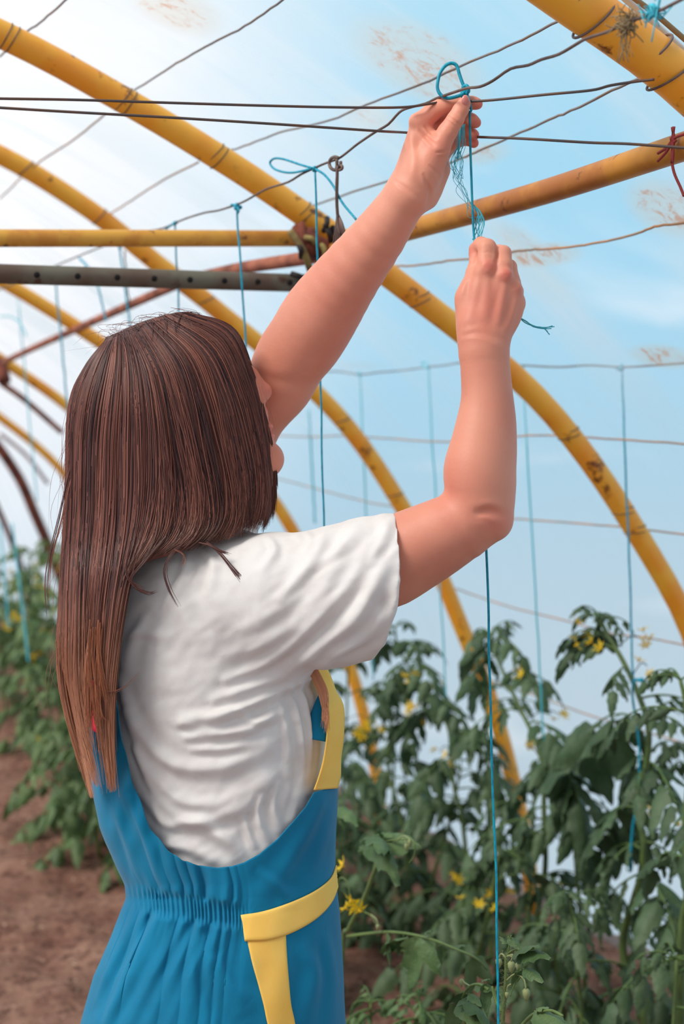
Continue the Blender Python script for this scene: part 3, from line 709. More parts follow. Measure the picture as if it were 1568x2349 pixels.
# right hand, back towards the viewer
palmR = [rc((1108, 800, -58), (1092, 745, -52), 54, 44), rc((1092, 760, -52), (1112, 628, -48), 40, 25), rc((1112, 770, -54), (1150, 645, -50), 46, 25), rc((1128, 765, -52), (1168, 674, -40), 40, 25),
         rc((1140, 755, -48), (1178, 700, -26), 34, 22), el((1122, 700, -38), (76, 84, 34)), rc((1092, 770, -44), (1068, 682, -32), 34, 22), rc((1160, 690, -30), (1120, 640, -20), 30, 26)]
fR = [chain([(1112, 622, -52, 24), (1116, 600, -50, 22), (1117, 568, -42, 21), (1103, 561, -16, 18), (1090, 572, -4, 15), (1086, 583, -4, 12)]),
      chain([(1152, 632, -52, 25), (1155, 608, -48, 20), (1154, 581, -34, 18.5), (1143, 578, -6, 17), (1126, 590, 10, 15), (1118, 600, 12, 13)]),
      chain([(1172, 664, -42, 23), (1173, 640, -30, 18), (1168, 612, -8, 17), (1150, 604, 12, 16), (1130, 610, 20, 13)]),
      chain([(1182, 695, -26, 20), (1184, 668, -8, 16), (1178, 645, 12, 15), (1158, 640, 26, 14), (1140, 642, 28, 12)]),
      chain([(1072, 690, -34, 24), (1078, 655, -28, 20), (1086, 625, -20, 18), (1091, 600, -16, 15), (1092, 590, -14, 12)])]
knR = [el((1119, 611, -72), (13, 12, 8)), el((1160, 629, -72), (13, 12, 9)), el((1184, 662, -54), (10, 12, 10)), el((1190, 694, -30), (10, 12, 10))]
# left hand, thumb side towards the viewer
palmL = [rc((940, 438, 4), (964, 282, 2), 49, 22), rc((952, 420, 20), (985, 300, 34), 44, 24), rc((962, 420, 30), (1004, 322, 54), 40, 23), rc((972, 424, 34), (1014, 350, 72), 36, 21),
         rc((940, 440, 4), (966, 392, -6), 48, 44), rc((966, 400, -8), (992, 356, -14), 42, 35), rc((975, 452, 26), (1006, 390, 46), 30, 26)]
fL = [chain([(962, 283, 0, 24), (990, 258, 4, 22), (1018, 242, 8, 20), (1060, 234, 12, 17), (1084, 236, 10, 15.5), (1093, 238, 8, 14)]),
      chain([(985, 304, 34, 22), (1010, 285, 40, 20), (1034, 272, 46, 18.5), (1066, 268, 36, 17), (1082, 276, 24, 15.5), (1090, 281, 20, 13.5)]),
      chain([(1004, 326, 54, 20), (1024, 312, 60, 18), (1044, 300, 64, 17), (1070, 298, 50, 16), (1086, 309, 36, 13)]),
      chain([(1014, 350, 72, 19), (1032, 336, 76, 16), (1048, 324, 78, 15), (1070, 320, 62, 14), (1086, 328, 48, 12)]),
      chain([(988, 362, -14, 33), (1006, 336, -26, 27), (1026, 302, -32, 22.5), (1044, 274, -34, 20), (1056, 252, -32, 18), (1064, 238, -28, 15.5)])]
knL = [el((955, 276, -12), (16, 15, 14))]
gA = group(armR, 5); gF = group(foreR, 5); gT = group(tip, 18); gL = group(arm_l, 5)
gPR = group(palmR, 18); gPL = group(palmL, 18)
gfR = [group(c, 4) for c in fR]; gfL = [group(c, 4) for c in fL]; gkR = group(knR, 6); gkL = group(knL, 6)
elbow_dip = el((1118, 1178, -160), (30, 12, 12)); nailb = [el((1069, 232, -47), (11, 14, 4))]
web = [rc((972, 300, -2), (1002, 336, -14), 20, 22)]
def arms(X):
    a = smin(gA(X), gF(X), 22); a = smin(a, gT(X), 14)
    a = -smin(-a, sd(elbow_dip, X), 20)
    hR = gPR(X)
    for i, g in enumerate(gfR):
        hR = smin(hR, g(X), 7 if i < 4 else 12)
    hR = smin(hR, gkR(X), 12)
    r = smin(a, hR, 16)
    hL = smin(gPL(X), group(web, 5)(X), 14)
    for i, g in enumerate(gfL): hL = smin(hL, g(X), 7 if i < 4 else 12)
    hL = smin(hL, gkL(X), 12)
    l = smin(gL(X), hL, 16)
    return np.minimum(r, l)
# --- head --------------------------------------------------------------------
head = [el((392, 925, 110), (186, 178, 138)), el((470, 925, 112), (118, 148, 104)), el((522, 960, 118), (76, 100, 82)), rc((560, 1010, 118), (604, 1052, 120), 60, 38),
        el((611, 1054, 120), (37, 35, 40)), rc((590, 1060, 120), (440, 1050, 45), 34, 40), rc((590, 1060, 120), (440, 1050, 185), 34, 40), rc((560, 880, 120), (585, 905, 120), 40, 26)]
nose = [rc((578, 862, 120), (602, 893, 120), 12, 17), el((607, 900, 120), (16, 17, 17)), el((596, 916, 104), (13, 12, 11)), el((596, 916, 136), (13, 12, 11))]
lips = [el((606, 978, 120), (20, 11, 30)), el((609, 1000, 120), (21, 11, 27)), el((600, 955, 120), (16, 26, 30))]
brow = [el((542, 826, 86), (20, 12, 34)), el((542, 826, 154), (20, 12, 34))]
sock = [el((580, 858, 80), (18, 15, 20)), el((580, 858, 160), (18, 15, 20))]
ears = [el((400, 950, -28), (26, 42, 12)), el((400, 950, 248), (26, 42, 12))]
neck = [rc((405, 1040, 125), (395, 1260, 120), 96, 110), rc((395, 1270, 120), (560, 1330, 60), 90, 80), rc((395, 1270, 120), (470, 1200, 290), 90, 84)]
gh, gn, glp, gbr, ge, gne = group(head, 26), group(nose, 10), group(lips, 9), group(brow, 12), group(ears, 5), group(neck, 40)
def headf(X):
    d = smin(gh(X), gbr(X), 18); d = -smin(-d, np.minimum(sd(sock[0], X), sd(sock[1], X)), 10)
    d = smin(d, gn(X), 10); d = smin(d, glp(X), 9); d = smin(d, ge(X), 6); return smin(d, gne(X), 34)
def tab(y, ys_, vs_): return np.interp(y, ys_, vs_)
def loft_sdf(ysv, xl, xr, zc, rz):
    ysv = np.array(ysv, float)
    def f(X):
        y = X[:, 1]; l = tab(y, ysv, xl); r = tab(y, ysv, xr); c = (l+r)/2; a = (r-l)/2; zc_ = tab(y, ysv, zc); rz_ = tab(y, ysv, rz)
        q = np.sqrt(((X[:, 0]-c)/a)**2+((X[:, 2]-zc_)/rz_)**2); d = (q-1)*np.minimum(a, rz_)*.9
        return np.maximum(d, np.maximum(ysv[0]-y, y-ysv[-1]))
    return f
TY = [1200, 1260, 1350, 1450, 1550, 1650, 1750, 1850, 1950, 2050, 2150, 2300, 2450]
torso_f = loft_sdf(TY, [360, 300, 268, 262, 258, 262, 270, 290, 325, 330, 300, 260, 250], [500, 600, 680, 700, 700, 712, 712, 705, 705, 715, 735, 745, 745],
                   [130]*13, [60, 110, 140, 150, 155, 155, 152, 148, 145, 142, 150, 165, 165])
legs = chain([(395, 2430, 120, 130), (380, 2700, 120, 122), (380, 3200, 120, 80), (385, 3400, 125, 82), (390, 3760, 120, 50)])
legs2 = chain([(600, 2430, 120, 130), (600, 2700, 120, 122), (600, 3200, 115, 80), (600, 3400, 120, 82), (605, 3760, 115, 50)])
gl1, gl2 = group(legs, 20), group(legs2, 20)
def upper(X):
    return smin(smin(arms(X), headf(X), 8), torso_f(X), 30)
def lower(X):
    return smin(torso_f(X), np.minimum(gl1(X), gl2(X)), 60)
Vh, Fh = nets(lambda X: np.maximum(upper(X), X[:, 1]-1440), (180, 180, -180), (1230, 1445, 400), 3.0)
Vh = lapl(Vh, Fh, 2, .35)
def seg_dist(Q, pl):
    pl = smooth_path(np.array([(a, b) for a, b in pl], float), 5); best = np.full(len(Q), 1e9); tt = np.zeros(len(Q)); side = np.zeros(len(Q))
    for i in range(len(pl)-1):
        a, b = pl[i], pl[i+1]; ba = b-a; h = np.clip(((Q-a)@ba)/(ba@ba+1e-9), 0, 1); dv = Q-a-h[:, None]*ba; d = np.hypot(dv[:, 0], dv[:, 1])
        m_ = d < best; best[m_] = d[m_]; tt[m_] = (i+h[m_])/(len(pl)-1); side[m_] = np.sign(ba[0]*dv[m_, 1]-ba[1]*dv[m_, 0])
    return best*side, tt
def add_folds(V, Fq, fl_, sgn=1.0, wob_=True):
    N = normals(V, Fq); face = np.clip(-N[:, 2]*1.6, 0, 1); disp = np.zeros(len(V))
    near = V[:, 2] < 200
    for pts, amp, w in fl_:
        pa = np.array(pts); m_ = near & (V[:, 0] > pa[:, 0].min()-4*w) & (V[:, 0] < pa[:, 0].max()+4*w) & (V[:, 1] > pa[:, 1].min()-4*w) & (V[:, 1] < pa[:, 1].max()+4*w)
        ix = np.where(m_)[0]
        if len(ix) == 0: continue
        d, t_ = seg_dist(V[ix][:, :2], pts); ww = w*(.75+.5*t_); x = d/ww
        disp[ix] += amp*1.25*(np.exp(-x*x)-.55*np.exp(-((x-1.7)/.9)**2)-.30*np.exp(-((x+1.8)/1.0)**2))*np.sin(math.pi*np.clip(t_*.9+.05, 0, 1))**.6
    return V+N*(disp*face)[:, None]*sgn
Vh = add_folds(Vh, Fh, [([(1026, 266), (1040, 276), (1056, 288)], -1.8, 3), ([(1024, 276), (1044, 290)], -1.2, 3), ([(962, 300), (978, 315), (996, 332)], -3.2, 5), ([(974, 290), (986, 304), (1000, 316)], -2.2, 4),
  ([(940, 300), (948, 360), (942, 420)], 2.0, 9), ([(1000, 350), (1016, 348), (1030, 340)], -1.6, 3), ([(1006, 362), (1024, 360)], -1.2, 3), ([(972, 400), (985, 440), (980, 470)], -2.4, 5), ([(985, 380), (1005, 400), (1010, 425)], -1.5, 4),
  ([(905, 415), (930, 432), (960, 456)], -1.2, 5), ([(1160, 645), (1150, 700), (1142, 750)], 2.2, 9), ([(1120, 625), (1116, 680), (1108, 740)], 1.8, 10), ([(1186, 680), (1172, 730), (1158, 765)], 2.0, 8), ([(1060, 770), (1100, 764), (1150, 780)], -1.5, 7),
  ([(1137, 566), (1139, 585), (1138, 600)], -2.5, 3.5), ([(1080, 620), (1066, 650), (1056, 680)], 2.0, 6), ([(1102, 556), (1118, 553), (1130, 560)], -.8, 3), ([(1108, 580), (1118, 578), (1128, 581)], -.7, 3), ([(1095, 1176), (1120, 1172), (1150, 1180)], -3.5, 9), ([(575, 850), (630, 872), (690, 880)], -1.5, 12)])
Vb, Fb = nets(lambda X: np.maximum(lower(X), 1400-X[:, 1]), (200, 1390, -120), (800, 3840, 400), 11.0)
Vb = lapl(Vb, Fb, 2, .5)
Vall = np.vstack([Vh, Vb]); Fall = np.vstack([Fh, Fb+len(Vh)])
def blob(c, r, V): return np.exp(-((((V-np.array(c))/np.array(r))**2).sum(1)))
cl = np.ones((len(Vall), 3))
red = np.zeros(len(Vall))
for c, r, k in (((1120, 608, -70), (15, 15, 25), .9), ((1162, 628, -70), (15, 15, 25), 1.0), ((1192, 665, -50), (12, 14, 25), .5), ((1125, 700, -90), (60, 70, 50), .45), ((1140, 1195, -120), (45, 30, 60), .5),
                ((1040, 1100, -110), (60, 80, 80), .35), ((1105, 240, 8), (20, 18, 25), 1.0), ((1098, 282, 20), (18, 16, 25), 1.0), ((1094, 312, 34), (16, 14, 25), 1.0), ((1092, 330, 46), (16, 12, 25), 1.0),
                ((1000, 270, 0), (40, 22, 40), .5), ((1086, 580, -4), (14, 20, 20), .9), ((618, 988, 120), (16, 20, 34), 1.1), ((615, 895, 120), (22, 22, 30), .5), ((720, 740, 10), (60, 90, 60), .3), ((985, 330, -40), (30, 30, 30), .35)):
    red += k*blob(c, r, Vall)
red = np.clip(red, 0, 1.1)[:, None]
cl = cl*(1-red*np.array([[.06, .42, .38]]))
nl = blob((1069, 231, -46), (9.5, 13, 12), Vall)[:, None]; nl = np.clip((nl-.35)*4, 0, 1)
cl = cl*(1-nl*np.array([[.22, .34, .24]]))
body = mobj('body', PP(Vall), Fall, M['skin'], person, col=cl)
for z in (80, 160):
    mb = MB(); mb.ball(PP((563, 858, z)), .0085, 12, 8); mb.build('eye', M['eye'], person)

nm = MB(); nm.ball(PP((1067, 231, -42)), (10/S, 6/S, 13/S), 14, 10); nm.build('thumb_nail', pmat('nail', srgb(214, 132, 124), .25, spec=.6), person)
# --- t-shirt ------------------------------------------------------------------
SY = [1215, 1240, 1262, 1290, 1330, 1380, 1440, 1500, 1560, 1650, 1700, 1760, 1830, 1900, 1960, 2040, 2100]
shirt_t = loft_sdf(SY, [420, 360, 320, 285, 262, 246, 236, 232, 230, 232, 236, 246, 268, 290, 312, 326, 326], [560, 620, 660, 690, 705, 715, 722, 726, 732, 745, 748, 742, 740, 742, 744, 748, 748],
                   [125]*17, [70, 104, 130, 158, 178, 190, 196, 200, 202, 202, 200, 196, 190, 184, 178, 172, 172])
slv = chain([(480, 1370, 60, 112), (560, 1385, 20, 140), (640, 1388, -5, 156), (760, 1370, -30, 158), (850, 1350, -42, 160), (905, 1338, -50, 162)])
slv_in = chain([(770, 1362, -30, 108), (850, 1348, -42, 134), (905, 1336, -50, 144), (990, 1318, -55, 150)])
slv_left = chain([(470, 1290, 190, 110), (478, 1230, 270, 108), (500, 1140, 280, 100)])
gsl, gsi, gsll = group(slv, 20), group(slv_in, 12), group(slv_left, 20)
sh_top = group([rc((395, 1330, 110), (620, 1325, 60), 84, 98)], 1)
cutn = np.array([0.985, 0.03, -.05]); cutn /= np.linalg.norm(cutn)
def shirtf(X):
    d = smin(shirt_t(X), sh_top(X), 40)
    # sleeve squeezed front to back, longer below
    q = X.copy(); q[:, 2] = -30+(X[:, 2]+30)*1.18
    d = smin(d, gsl(q)*.86, 46)
    yy = X[:, 1]; edge = 908+10*np.sin(np.clip((yy-1185)/215, 0, 1)*math.pi)-np.clip((yy-1400)/90, 0, 1)*28-np.clip((yy-1480)/40, 0, 1)*25
    inner = np.maximum(gsi(q)*.86, 800-X[:, 0])
    d = np.maximum(d, -inner)
    d = np.maximum(d, np.where(X[:, 0] > 760, X[:, 0]-edge, -50))
    d = smin(d, gsll(X), 30)
    d = np.maximum(d, 1120-X[:, 1]); d = np.maximum(d, X[:, 1]-2090)
    # neck opening
    return d
Vs, Fs = nets(shirtf, (200, 1110, -260), (960, 2100, 400), 4.0)
Vs = lapl(Vs, Fs, 3, .5)
# folds: ridges in the cloth
folds = [  # points, amplitude, half width
 ([(495, 1606), (585, 1575), (676, 1528), (760, 1462), (814, 1414), (850, 1360), (872, 1300)], 13, 17),
 ([(420, 1652), (500, 1640), (590, 1608), (680, 1560), (740, 1522), (800, 1468), (850, 1410)], 13, 16),
 ([(520, 1560), (600, 1528), (680, 1470), (750, 1400), (800, 1340), (845, 1260)], 9, 15),
 ([(530, 1500), (610, 1478), (690, 1420), (748, 1350), (780, 1280), (800, 1215)], 6, 18),
 ([(640, 1370), (690, 1320), (730, 1260), (745, 1215)], 5, 14), ([(560, 1440), (640, 1395), (690, 1340)], 4, 18),
 ([(760, 1500), (830, 1470), (885, 1415)], 7, 14), ([(720, 1300), (790, 1250), (830, 1205)], 4, 12), ([(850, 1290), (880, 1230), (890, 1195)], 5, 12),
 ([(430, 1690), (520, 1682), (580, 1668), (640, 1620)], 9, 13), ([(400, 1660), (470, 1668), (520, 1650)], 6, 12), ([(440, 1722), (520, 1716), (600, 1690)], 5, 11),
 ([(275, 1560), (300, 1640), (360, 1730), (430, 1762), (520, 1758), (610, 1715)], 9, 16),
 ([(285, 1640), (330, 1740), (390, 1820), (450, 1850), (520, 1840), (600, 1785)], 10, 16),
 ([(310, 1720), (345, 1800), (390, 1858), (450, 1880), (520, 1870), (580, 1838), (640, 1770)], 10, 14),
 ([(335, 1830), (380, 1885), (430, 1890), (470, 1893), (520, 1930), (545, 1960)], 11, 15),
 ([(600, 1830), (590, 1870), (600, 1910), (620, 1945)], 8, 10), ([(640, 1800), (625, 1850), (640, 1900)], 6, 9), ([(560, 1880), (575, 1920), (590, 1950)], 6, 10),
 ([(665, 1575), (690, 1680), (695, 1780), (670, 1880)], 6, 8), ([(690, 1565), (708, 1660), (712, 1760), (695, 1850)], 6, 7), ([(712, 1560), (726, 1650), (728, 1740), (712, 1820)], 5, 6), ([(640, 1600), (660, 1700), (660, 1800)], 4, 9),
 ([(330, 1420), (300, 1480), (285, 1560)], 7, 14), ([(470, 1262), (490, 1300), (480, 1360)], 5, 11), ([(430, 1270), (420, 1320), (390, 1380)], 5, 12), ([(610, 1228), (630, 1262), (600, 1310)], 5, 10),
 ([(700, 1218), (712, 1240), (690, 1280)], 4, 9), ([(360, 1940), (430, 1945), (520, 1985)], 6, 13), ([(280, 1460), (330, 1450), (380, 1460)], 4, 12), ([(545, 1630), (590, 1655), (650, 1640)], 4, 9)]
nn = vnoise(Vs[:, 0], Vs[:, 1], .02, 21)+.6*vnoise(Vs[:, 0]+Vs[:, 1]*.5, Vs[:, 1], .045, 22)
Vs = Vs+normals(Vs, Fs)*((nn-.8)*5)[:, None]
Vs = add_folds(Vs, Fs, folds)
shirt = mobj('t_shirt', PP(Vs), Fs, M['shirt'], person)
# seams
from mathutils.bvhtree import BVHTree
def surf_lookup(V, Fq):
    return BVHTree.FromPolygons([tuple(v) for v in V], [tuple(int(i) for i in f) for f in Fq])
bt = surf_lookup(Vs, Fs)
def on_cloth(tree, px, py, lift=1.0):
    h = tree.ray_cast(Vector((px, py, -900)), Vector((0, 0, 1)))
    return (px, py, (h[0][2]-lift) if h[0] is not None else -40)
seams = [[(545, 1290), (520, 1370), (508, 1445), (490, 1520), (486, 1600), (500, 1655), (540, 1682), (590, 1684), (625, 1650), (650, 1590)]]
mb = MB()
for s in seams:
    pl = smooth_path(np.array(s, float), 6); mb.tube(PP(np.array([on_cloth(bt, x, y, .6) for x, y in pl])), .0009, 5)
mb.build('shoulder_seam', M['shirt'], shirt)
mb = MB(); pl = smooth_path(np.array([(870, 1200), (884, 1290), (870, 1390), (845, 1470)], float), 8); mb.tube(PP(np.array([on_cloth(bt, x, y, .4) for x, y in pl])), .0006, 5)
mb.build('sleeve_hem_stitching', M['shirt'], shirt)

# --- dungarees ----------------------------------------------------------------
DY = [1300, 1400, 1500, 1600, 1700, 1750, 1810, 1850, 1900, 1930, 1960, 2000, 2030, 2060, 2090, 2150, 2200, 2240, 2300, 2349, 2450, 2600]
DL = [232, 215, 208, 200, 198, 202, 210, 217, 229, 240, 252, 272, 290, 291, 282, 250, 231, 215, 194, 184, 172, 170]
DR = [700, 722, 740, 762, 775, 777, 775, 774, 771, 770, 769, 769, 772, 775, 779, 783, 786, 788, 790, 793, 798, 800]
DZ = [125]*22
DRZ = [170, 190, 205, 214, 218, 218, 215, 212, 207, 204, 201, 198, 196, 196, 200, 216, 228, 236, 246, 252, 262, 266]
def dl(y): return np.interp(y, DY, smooth1(np.array(DL, float), 1))
def dr(y): return np.interp(y, DY, DR)
def pleat(x, y, u):
    """cloth displacement of the dungarees, outward, units"""
    s = (x-dl(y))/(dr(y)-dl(y))           # 0..1 over the back
    g = np.clip((.60-s)/.10, 0, 1)        # gathers only left of the belt strip
    wy = 2048+55*np.clip(s/.55, 0, 1)**.75          # waistband centre line
    dy = y-wy; ph = x+6*np.sin(y*.02)
    n1 = vnoise(s*26+.012*dy, y*0+3, 1, 31)-.5; n2 = vnoise(s*13+.006*dy, y*.002, 1, 33)-.5; n3 = vnoise(s*50, y*.004, 1, 35)-.5
    below = np.clip(dy/35, 0, 1)*np.exp(-np.clip(dy-35, 0, 400)/260); above = np.clip(-dy/30, 0, 1)*np.exp(-np.clip(-dy-30, 0, 400)/130)
    fi = s*12.5+1.4*(vnoise(s*7, y*0, 1, 41)-.5)+.5*(vnoise(s*4, y*.006, 1, 42)-.5); pa = .45+1.1*vnoise(np.floor(fi), y*0, 1, 43); tubes = np.abs(np.sin(math.pi*fi))**.9*pa
    f2 = s*15+1.4*(vnoise(s*8, y*0, 1, 44)-.5)+.6*(vnoise(s*4, y*.01, 1, 46)-.5); tub2 = np.abs(np.sin(math.pi*f2))**.9*(.3+1.2*vnoise(np.floor(f2), y*0, 1, 45))
    d = g*(below*tubes*13*(1-.35*np.clip(dy/300, 0, 1))+above*tub2*11-7*(below+above)*.6)
    d = d+g*(below*(n1*20+n3*12*np.exp(-np.clip(dy, 0, 300)/60)+n2*18*np.clip(dy/120, 0, 1))+above*(n1*14+n3*10*np.exp(-np.clip(-dy, 0, 300)/40)))
    band = np.exp(-(dy/26)**4)*g
    d = d*(1-band)+band*(3.4*np.sin(ph*2*math.pi/9.5+2*np.sin(ph*.07))+1.0*np.sin(ph*.31)-3)
    # soft drapes elsewhere
    d = d+(1-g)*(vnoise(x*.02+y*.004, y*.008, 1, 37)-.5)*9+(vnoise(x*.011, y*.006+x*.003, 1, 38)-.5)*8*(1-band)
    d = d+g*8*np.sin((x+y*.32)*.11)*np.clip((1990-y)/200, 0, 1)*np.clip((.35-s)/.1, 0, 1)
    return d
def DS(x, y, off=0.0, far=False):
    """point on the dungarees surface, near side by default"""
    x = np.asarray(x, float); y = np.asarray(y, float); l, r = dl(y), dr(y); c, a = (l+r)/2, (r-l)/2
    sn = np.clip((x-c)/a, -1, 1); cs = np.sqrt(np.maximum(1-sn*sn, 0)); rz = np.interp(y, DY, DRZ)
    d = pleat(x, y, sn)*np.clip(cs*2.2, 0, 1) if not far else 0
    e_ = off+d; sg = 1 if far else -1
    return np.stack([c+(a+e_*1.0)*sn if far else c+a*sn+e_*sn*.25, y, 125+sg*(rz+e_)*cs], -1)
scoop = [(0, 1330), (.05, 1400), (.085, 1520), (.11, 1600), (.135, 1680), (.166, 1790), (.212, 1905), (.26, 1952), (.312, 1974), (.38, 1986), (.46, 1991), (.53, 1987), (.585, 1979), (.66, 1960), (.75, 1925), (.82, 1885), (.87, 1852), (.905, 1818), (.95, 1810), (1, 1806)]
def grid_faces(nu, nv, base=0, closed=False):
    return np.array([(base+i*nu+j, base+i*nu+(j+1) % nu, base+(i+1)*nu+(j+1) % nu, base+(i+1)*nu+j) for i in range(nv-1) for j in range(nu if closed else nu-1)])
NU, NVv = 430, 160
fr = (1-np.cos(np.linspace(0, math.pi, NU)))/2*.35+np.linspace(0, 1, NU)*.65
def sheet(top_f, far):
    rows = []
    top = np.interp(fr, [a for a, b in top_f], [b for a, b in top_f])
    for v in np.linspace(0, 1, NVv):
        y = top+(2600-top)*v; x = dl(y)+(dr(y)-dl(y))*fr; rows.append(DS(x, y, 0, far))
    return np.vstack(rows)
near = sheet(scoop, False); Fg = grid_faces(NU, NVv)
near = add_folds(near, Fg[:, ::-1], [([(745, 1830), (700, 1920), (640, 2010), (600, 2060)], 5, 20), ([(768, 1850), (740, 1930), (700, 2010)], 4, 14), ([(225, 1870), (255, 1960), (285, 2035)], 5, 13), ([(262, 1850), (300, 1950), (322, 2040)], 5, 12), ([(278, 1800), (325, 1920), (362, 2030)], 4, 13),
  ([(300, 1830), (345, 1940), (380, 2040)], 5, 10), ([(600, 2000), (640, 2040), (660, 2060)], 4, 12), ([(700, 2180), (720, 2240), (700, 2330)], 6, 20), ([(750, 2150), (765, 2250), (760, 2349)], 5, 14), ([(500, 2200), (530, 2260), (570, 2300)], 6, 16), ([(470, 2160), (500, 2260), (560, 2340)], 6, 18), ([(220, 2300), (260, 2200), (300, 2110)], 6, 12), ([(240, 2349), (290, 2250), (330, 2130)], 6, 14)])
farv = sheet([(0, 1330), (.1, 1480), (.2, 1540), (.8, 1540), (.9, 1600), (.95, 1760), (1, 1806)], True)
Fg = grid_faces(NU, NVv)
dung = mobj('dungarees', PP(np.vstack([near, farv])), np.vstack([Fg[:, ::-1], Fg+len(near)]), M['blue'], person)
md = dung.modifiers.new('thickness', 'SOLIDIFY'); md.thickness = .0012; md.offset = -1
# trouser legs, below the frame
mb = MB()
for cx in (388, 603): mb.tube(PP(np.array([(cx, y, 122) for y in np.linspace(2420, 3790, 14)], float)), [.105, .1, .095, .09, .085, .082, .08, .078, .076, .074, .072, .07, .068, .066], 24)
mb.build('trouser_leg', M['blue'], dung)
for cx in (390, 605):
    sh_ = []
    c0 = PP((cx, 3830, 120)); mb = MB()
    dirv = np.array([math.cos(math.radians(-5)), math.sin(math.radians(-5)), 0])
    for k, (o_, r_) in enumerate(((-.05, (.04, .042, .045)), (0, (.06, .045, .045)), (.06, (.06, .046, .036)), (.12, (.055, .044, .028)))):
        mb.ball(np.array([c0[0], c0[1], max(r_[2]*.9, .03)])+dirv*o_, r_, 14, 8)
    mb.build('shoe', M['shoe'], person)
def patch(name, mat, top, bot, off, parent, nx_=60, ny_=14, vertical=False, border=None):
    """cloth strip lying on the dungarees: between two curves given as (x,y) pixel lists"""
    T_ = smooth_path(np.array(top, float), 10); B_ = smooth_path(np.array(bot, float), 10)
    tt = np.linspace(0, 1, nx_); f_ = lambda A: np.stack([np.interp(tt, np.linspace(0, 1, len(A)), A[:, k]) for k in (0, 1)], 1)
    T_, B_ = f_(T_), f_(B_); rows = []
    for v in np.linspace(0, 1, ny_):
        q = T_*(1-v)+B_*v; edge = 0 if 0 < v < 1 else -2.0; rows.append(DS(q[:, 0], q[:, 1], off+edge))
    o = mobj(name, PP(np.vstack(rows)), grid_faces(nx_, ny_), mat, parent)
    m_ = o.modifiers.new('thickness', 'SOLIDIFY'); m_.thickness = .0016; m_.offset = -1
    for c_, s_ in ((T_, .08), (B_, .08)):
        pass
    return o
def stitches(name, pts, off, parent, mat='stitch', r=.00035):
    mb = MB(); pl = smooth_path(np.array(pts, float), 30)
    for i in range(0, len(pl)-2, 3):
        q = DS(pl[i:i+3, 0], pl[i:i+3, 1], off); mb.tube(PP(q), r, 4)
    return mb.build(name, M[mat], parent)
bt_top = [(553, 2100), (600, 2092), (650, 2076), (700, 2055), (735, 2034), (758, 2012), (769, 1985)]
bt_bot = [(561, 2158), (610, 2156), (655, 2144), (700, 2122), (735, 2096), (760, 2066), (774, 2030)]
belt = patch('belt_strip', M['yellowcloth'], bt_top, bt_bot, 4.5, person)
stitches('stitching', [(x+1, y+4) for x, y in bt_top[:-1]], 5.6, belt); stitches('stitching', [(x-1, y-4) for x, y in bt_bot[:-1]], 5.6, belt)
stripe = patch('side_stripe', M['yellowcloth'], [(566, 2156), (578, 2210), (590, 2252), (604, 2305), (614, 2352), (640, 2450), (650, 2560)], [(655, 2142), (658, 2200), (662, 2250), (668, 2305), (678, 2352), (690, 2450), (700, 2560)], 3.0, person, ny_=24)
seam = MB(); q = DS(np.array([558., 556, 555, 554, 553]), np.array([1984., 2015, 2045, 2075, 2098]), .3); seam.tube(PP(q), .0008, 5)
q = DS(*np.array([(x, y+5) for x, y in zip(dl(np.array([1700., 1800, 1900, 1950]))+np.array([70., 90, 118, 150]), (1700., 1800, 1900, 1950))]).T, .3)
seam.build('side_seam', M['blue_dk'], dung)
# scoop binding
xs = np.linspace(.03, .995, 160); yb = np.interp(xs, [a for a, b in scoop], [b for a, b in scoop]); xb = dl(yb)+(dr(yb)-dl(yb))*xs
V_, F_ = tube(PP(DS(xb, yb+2, 1.2)), .0017, 8); mobj('neckline_binding', V_, F_, M['blue_dk'], dung)
# waistband stitch lines
for dy in (-26, 28):
    xx = np.linspace(296, 556, 90); s_ = (xx-290)/(772-290); yy = 2048+55*np.clip(s_/.55, 0, 1)**.75+dy
    mb = MB(); q = DS(xx, yy, .4); mb.tube(PP(q), .0007, 5); mb.build('waistband_stitching', M['blue_dk'], dung)
# back pocket
pk = patch('back_pocket', M['blue'], [(297, 2286), (330, 2300), (336, 2318), (420, 2320), (494, 2312)], [(290, 2520), (330, 2530), (380, 2535), (440, 2530), (490, 2520)], 8.0, dung, nx_=80, ny_=50)
stitches('pocket_stitching', [(300, 2292), (330, 2305), (338, 2324), (420, 2327), (490, 2320)], 9.2, dung, 'blue_dk', .0007)
stitches('pocket_stitching', [(474, 2316), (474, 2350), (474, 2400)], 9.2, dung, 'blue_dk', .0007)
stitches('pocket_stitching', [(331, 2310), (332, 2350), (331, 2400)], 9.2, dung, 'blue_dk', .0007)
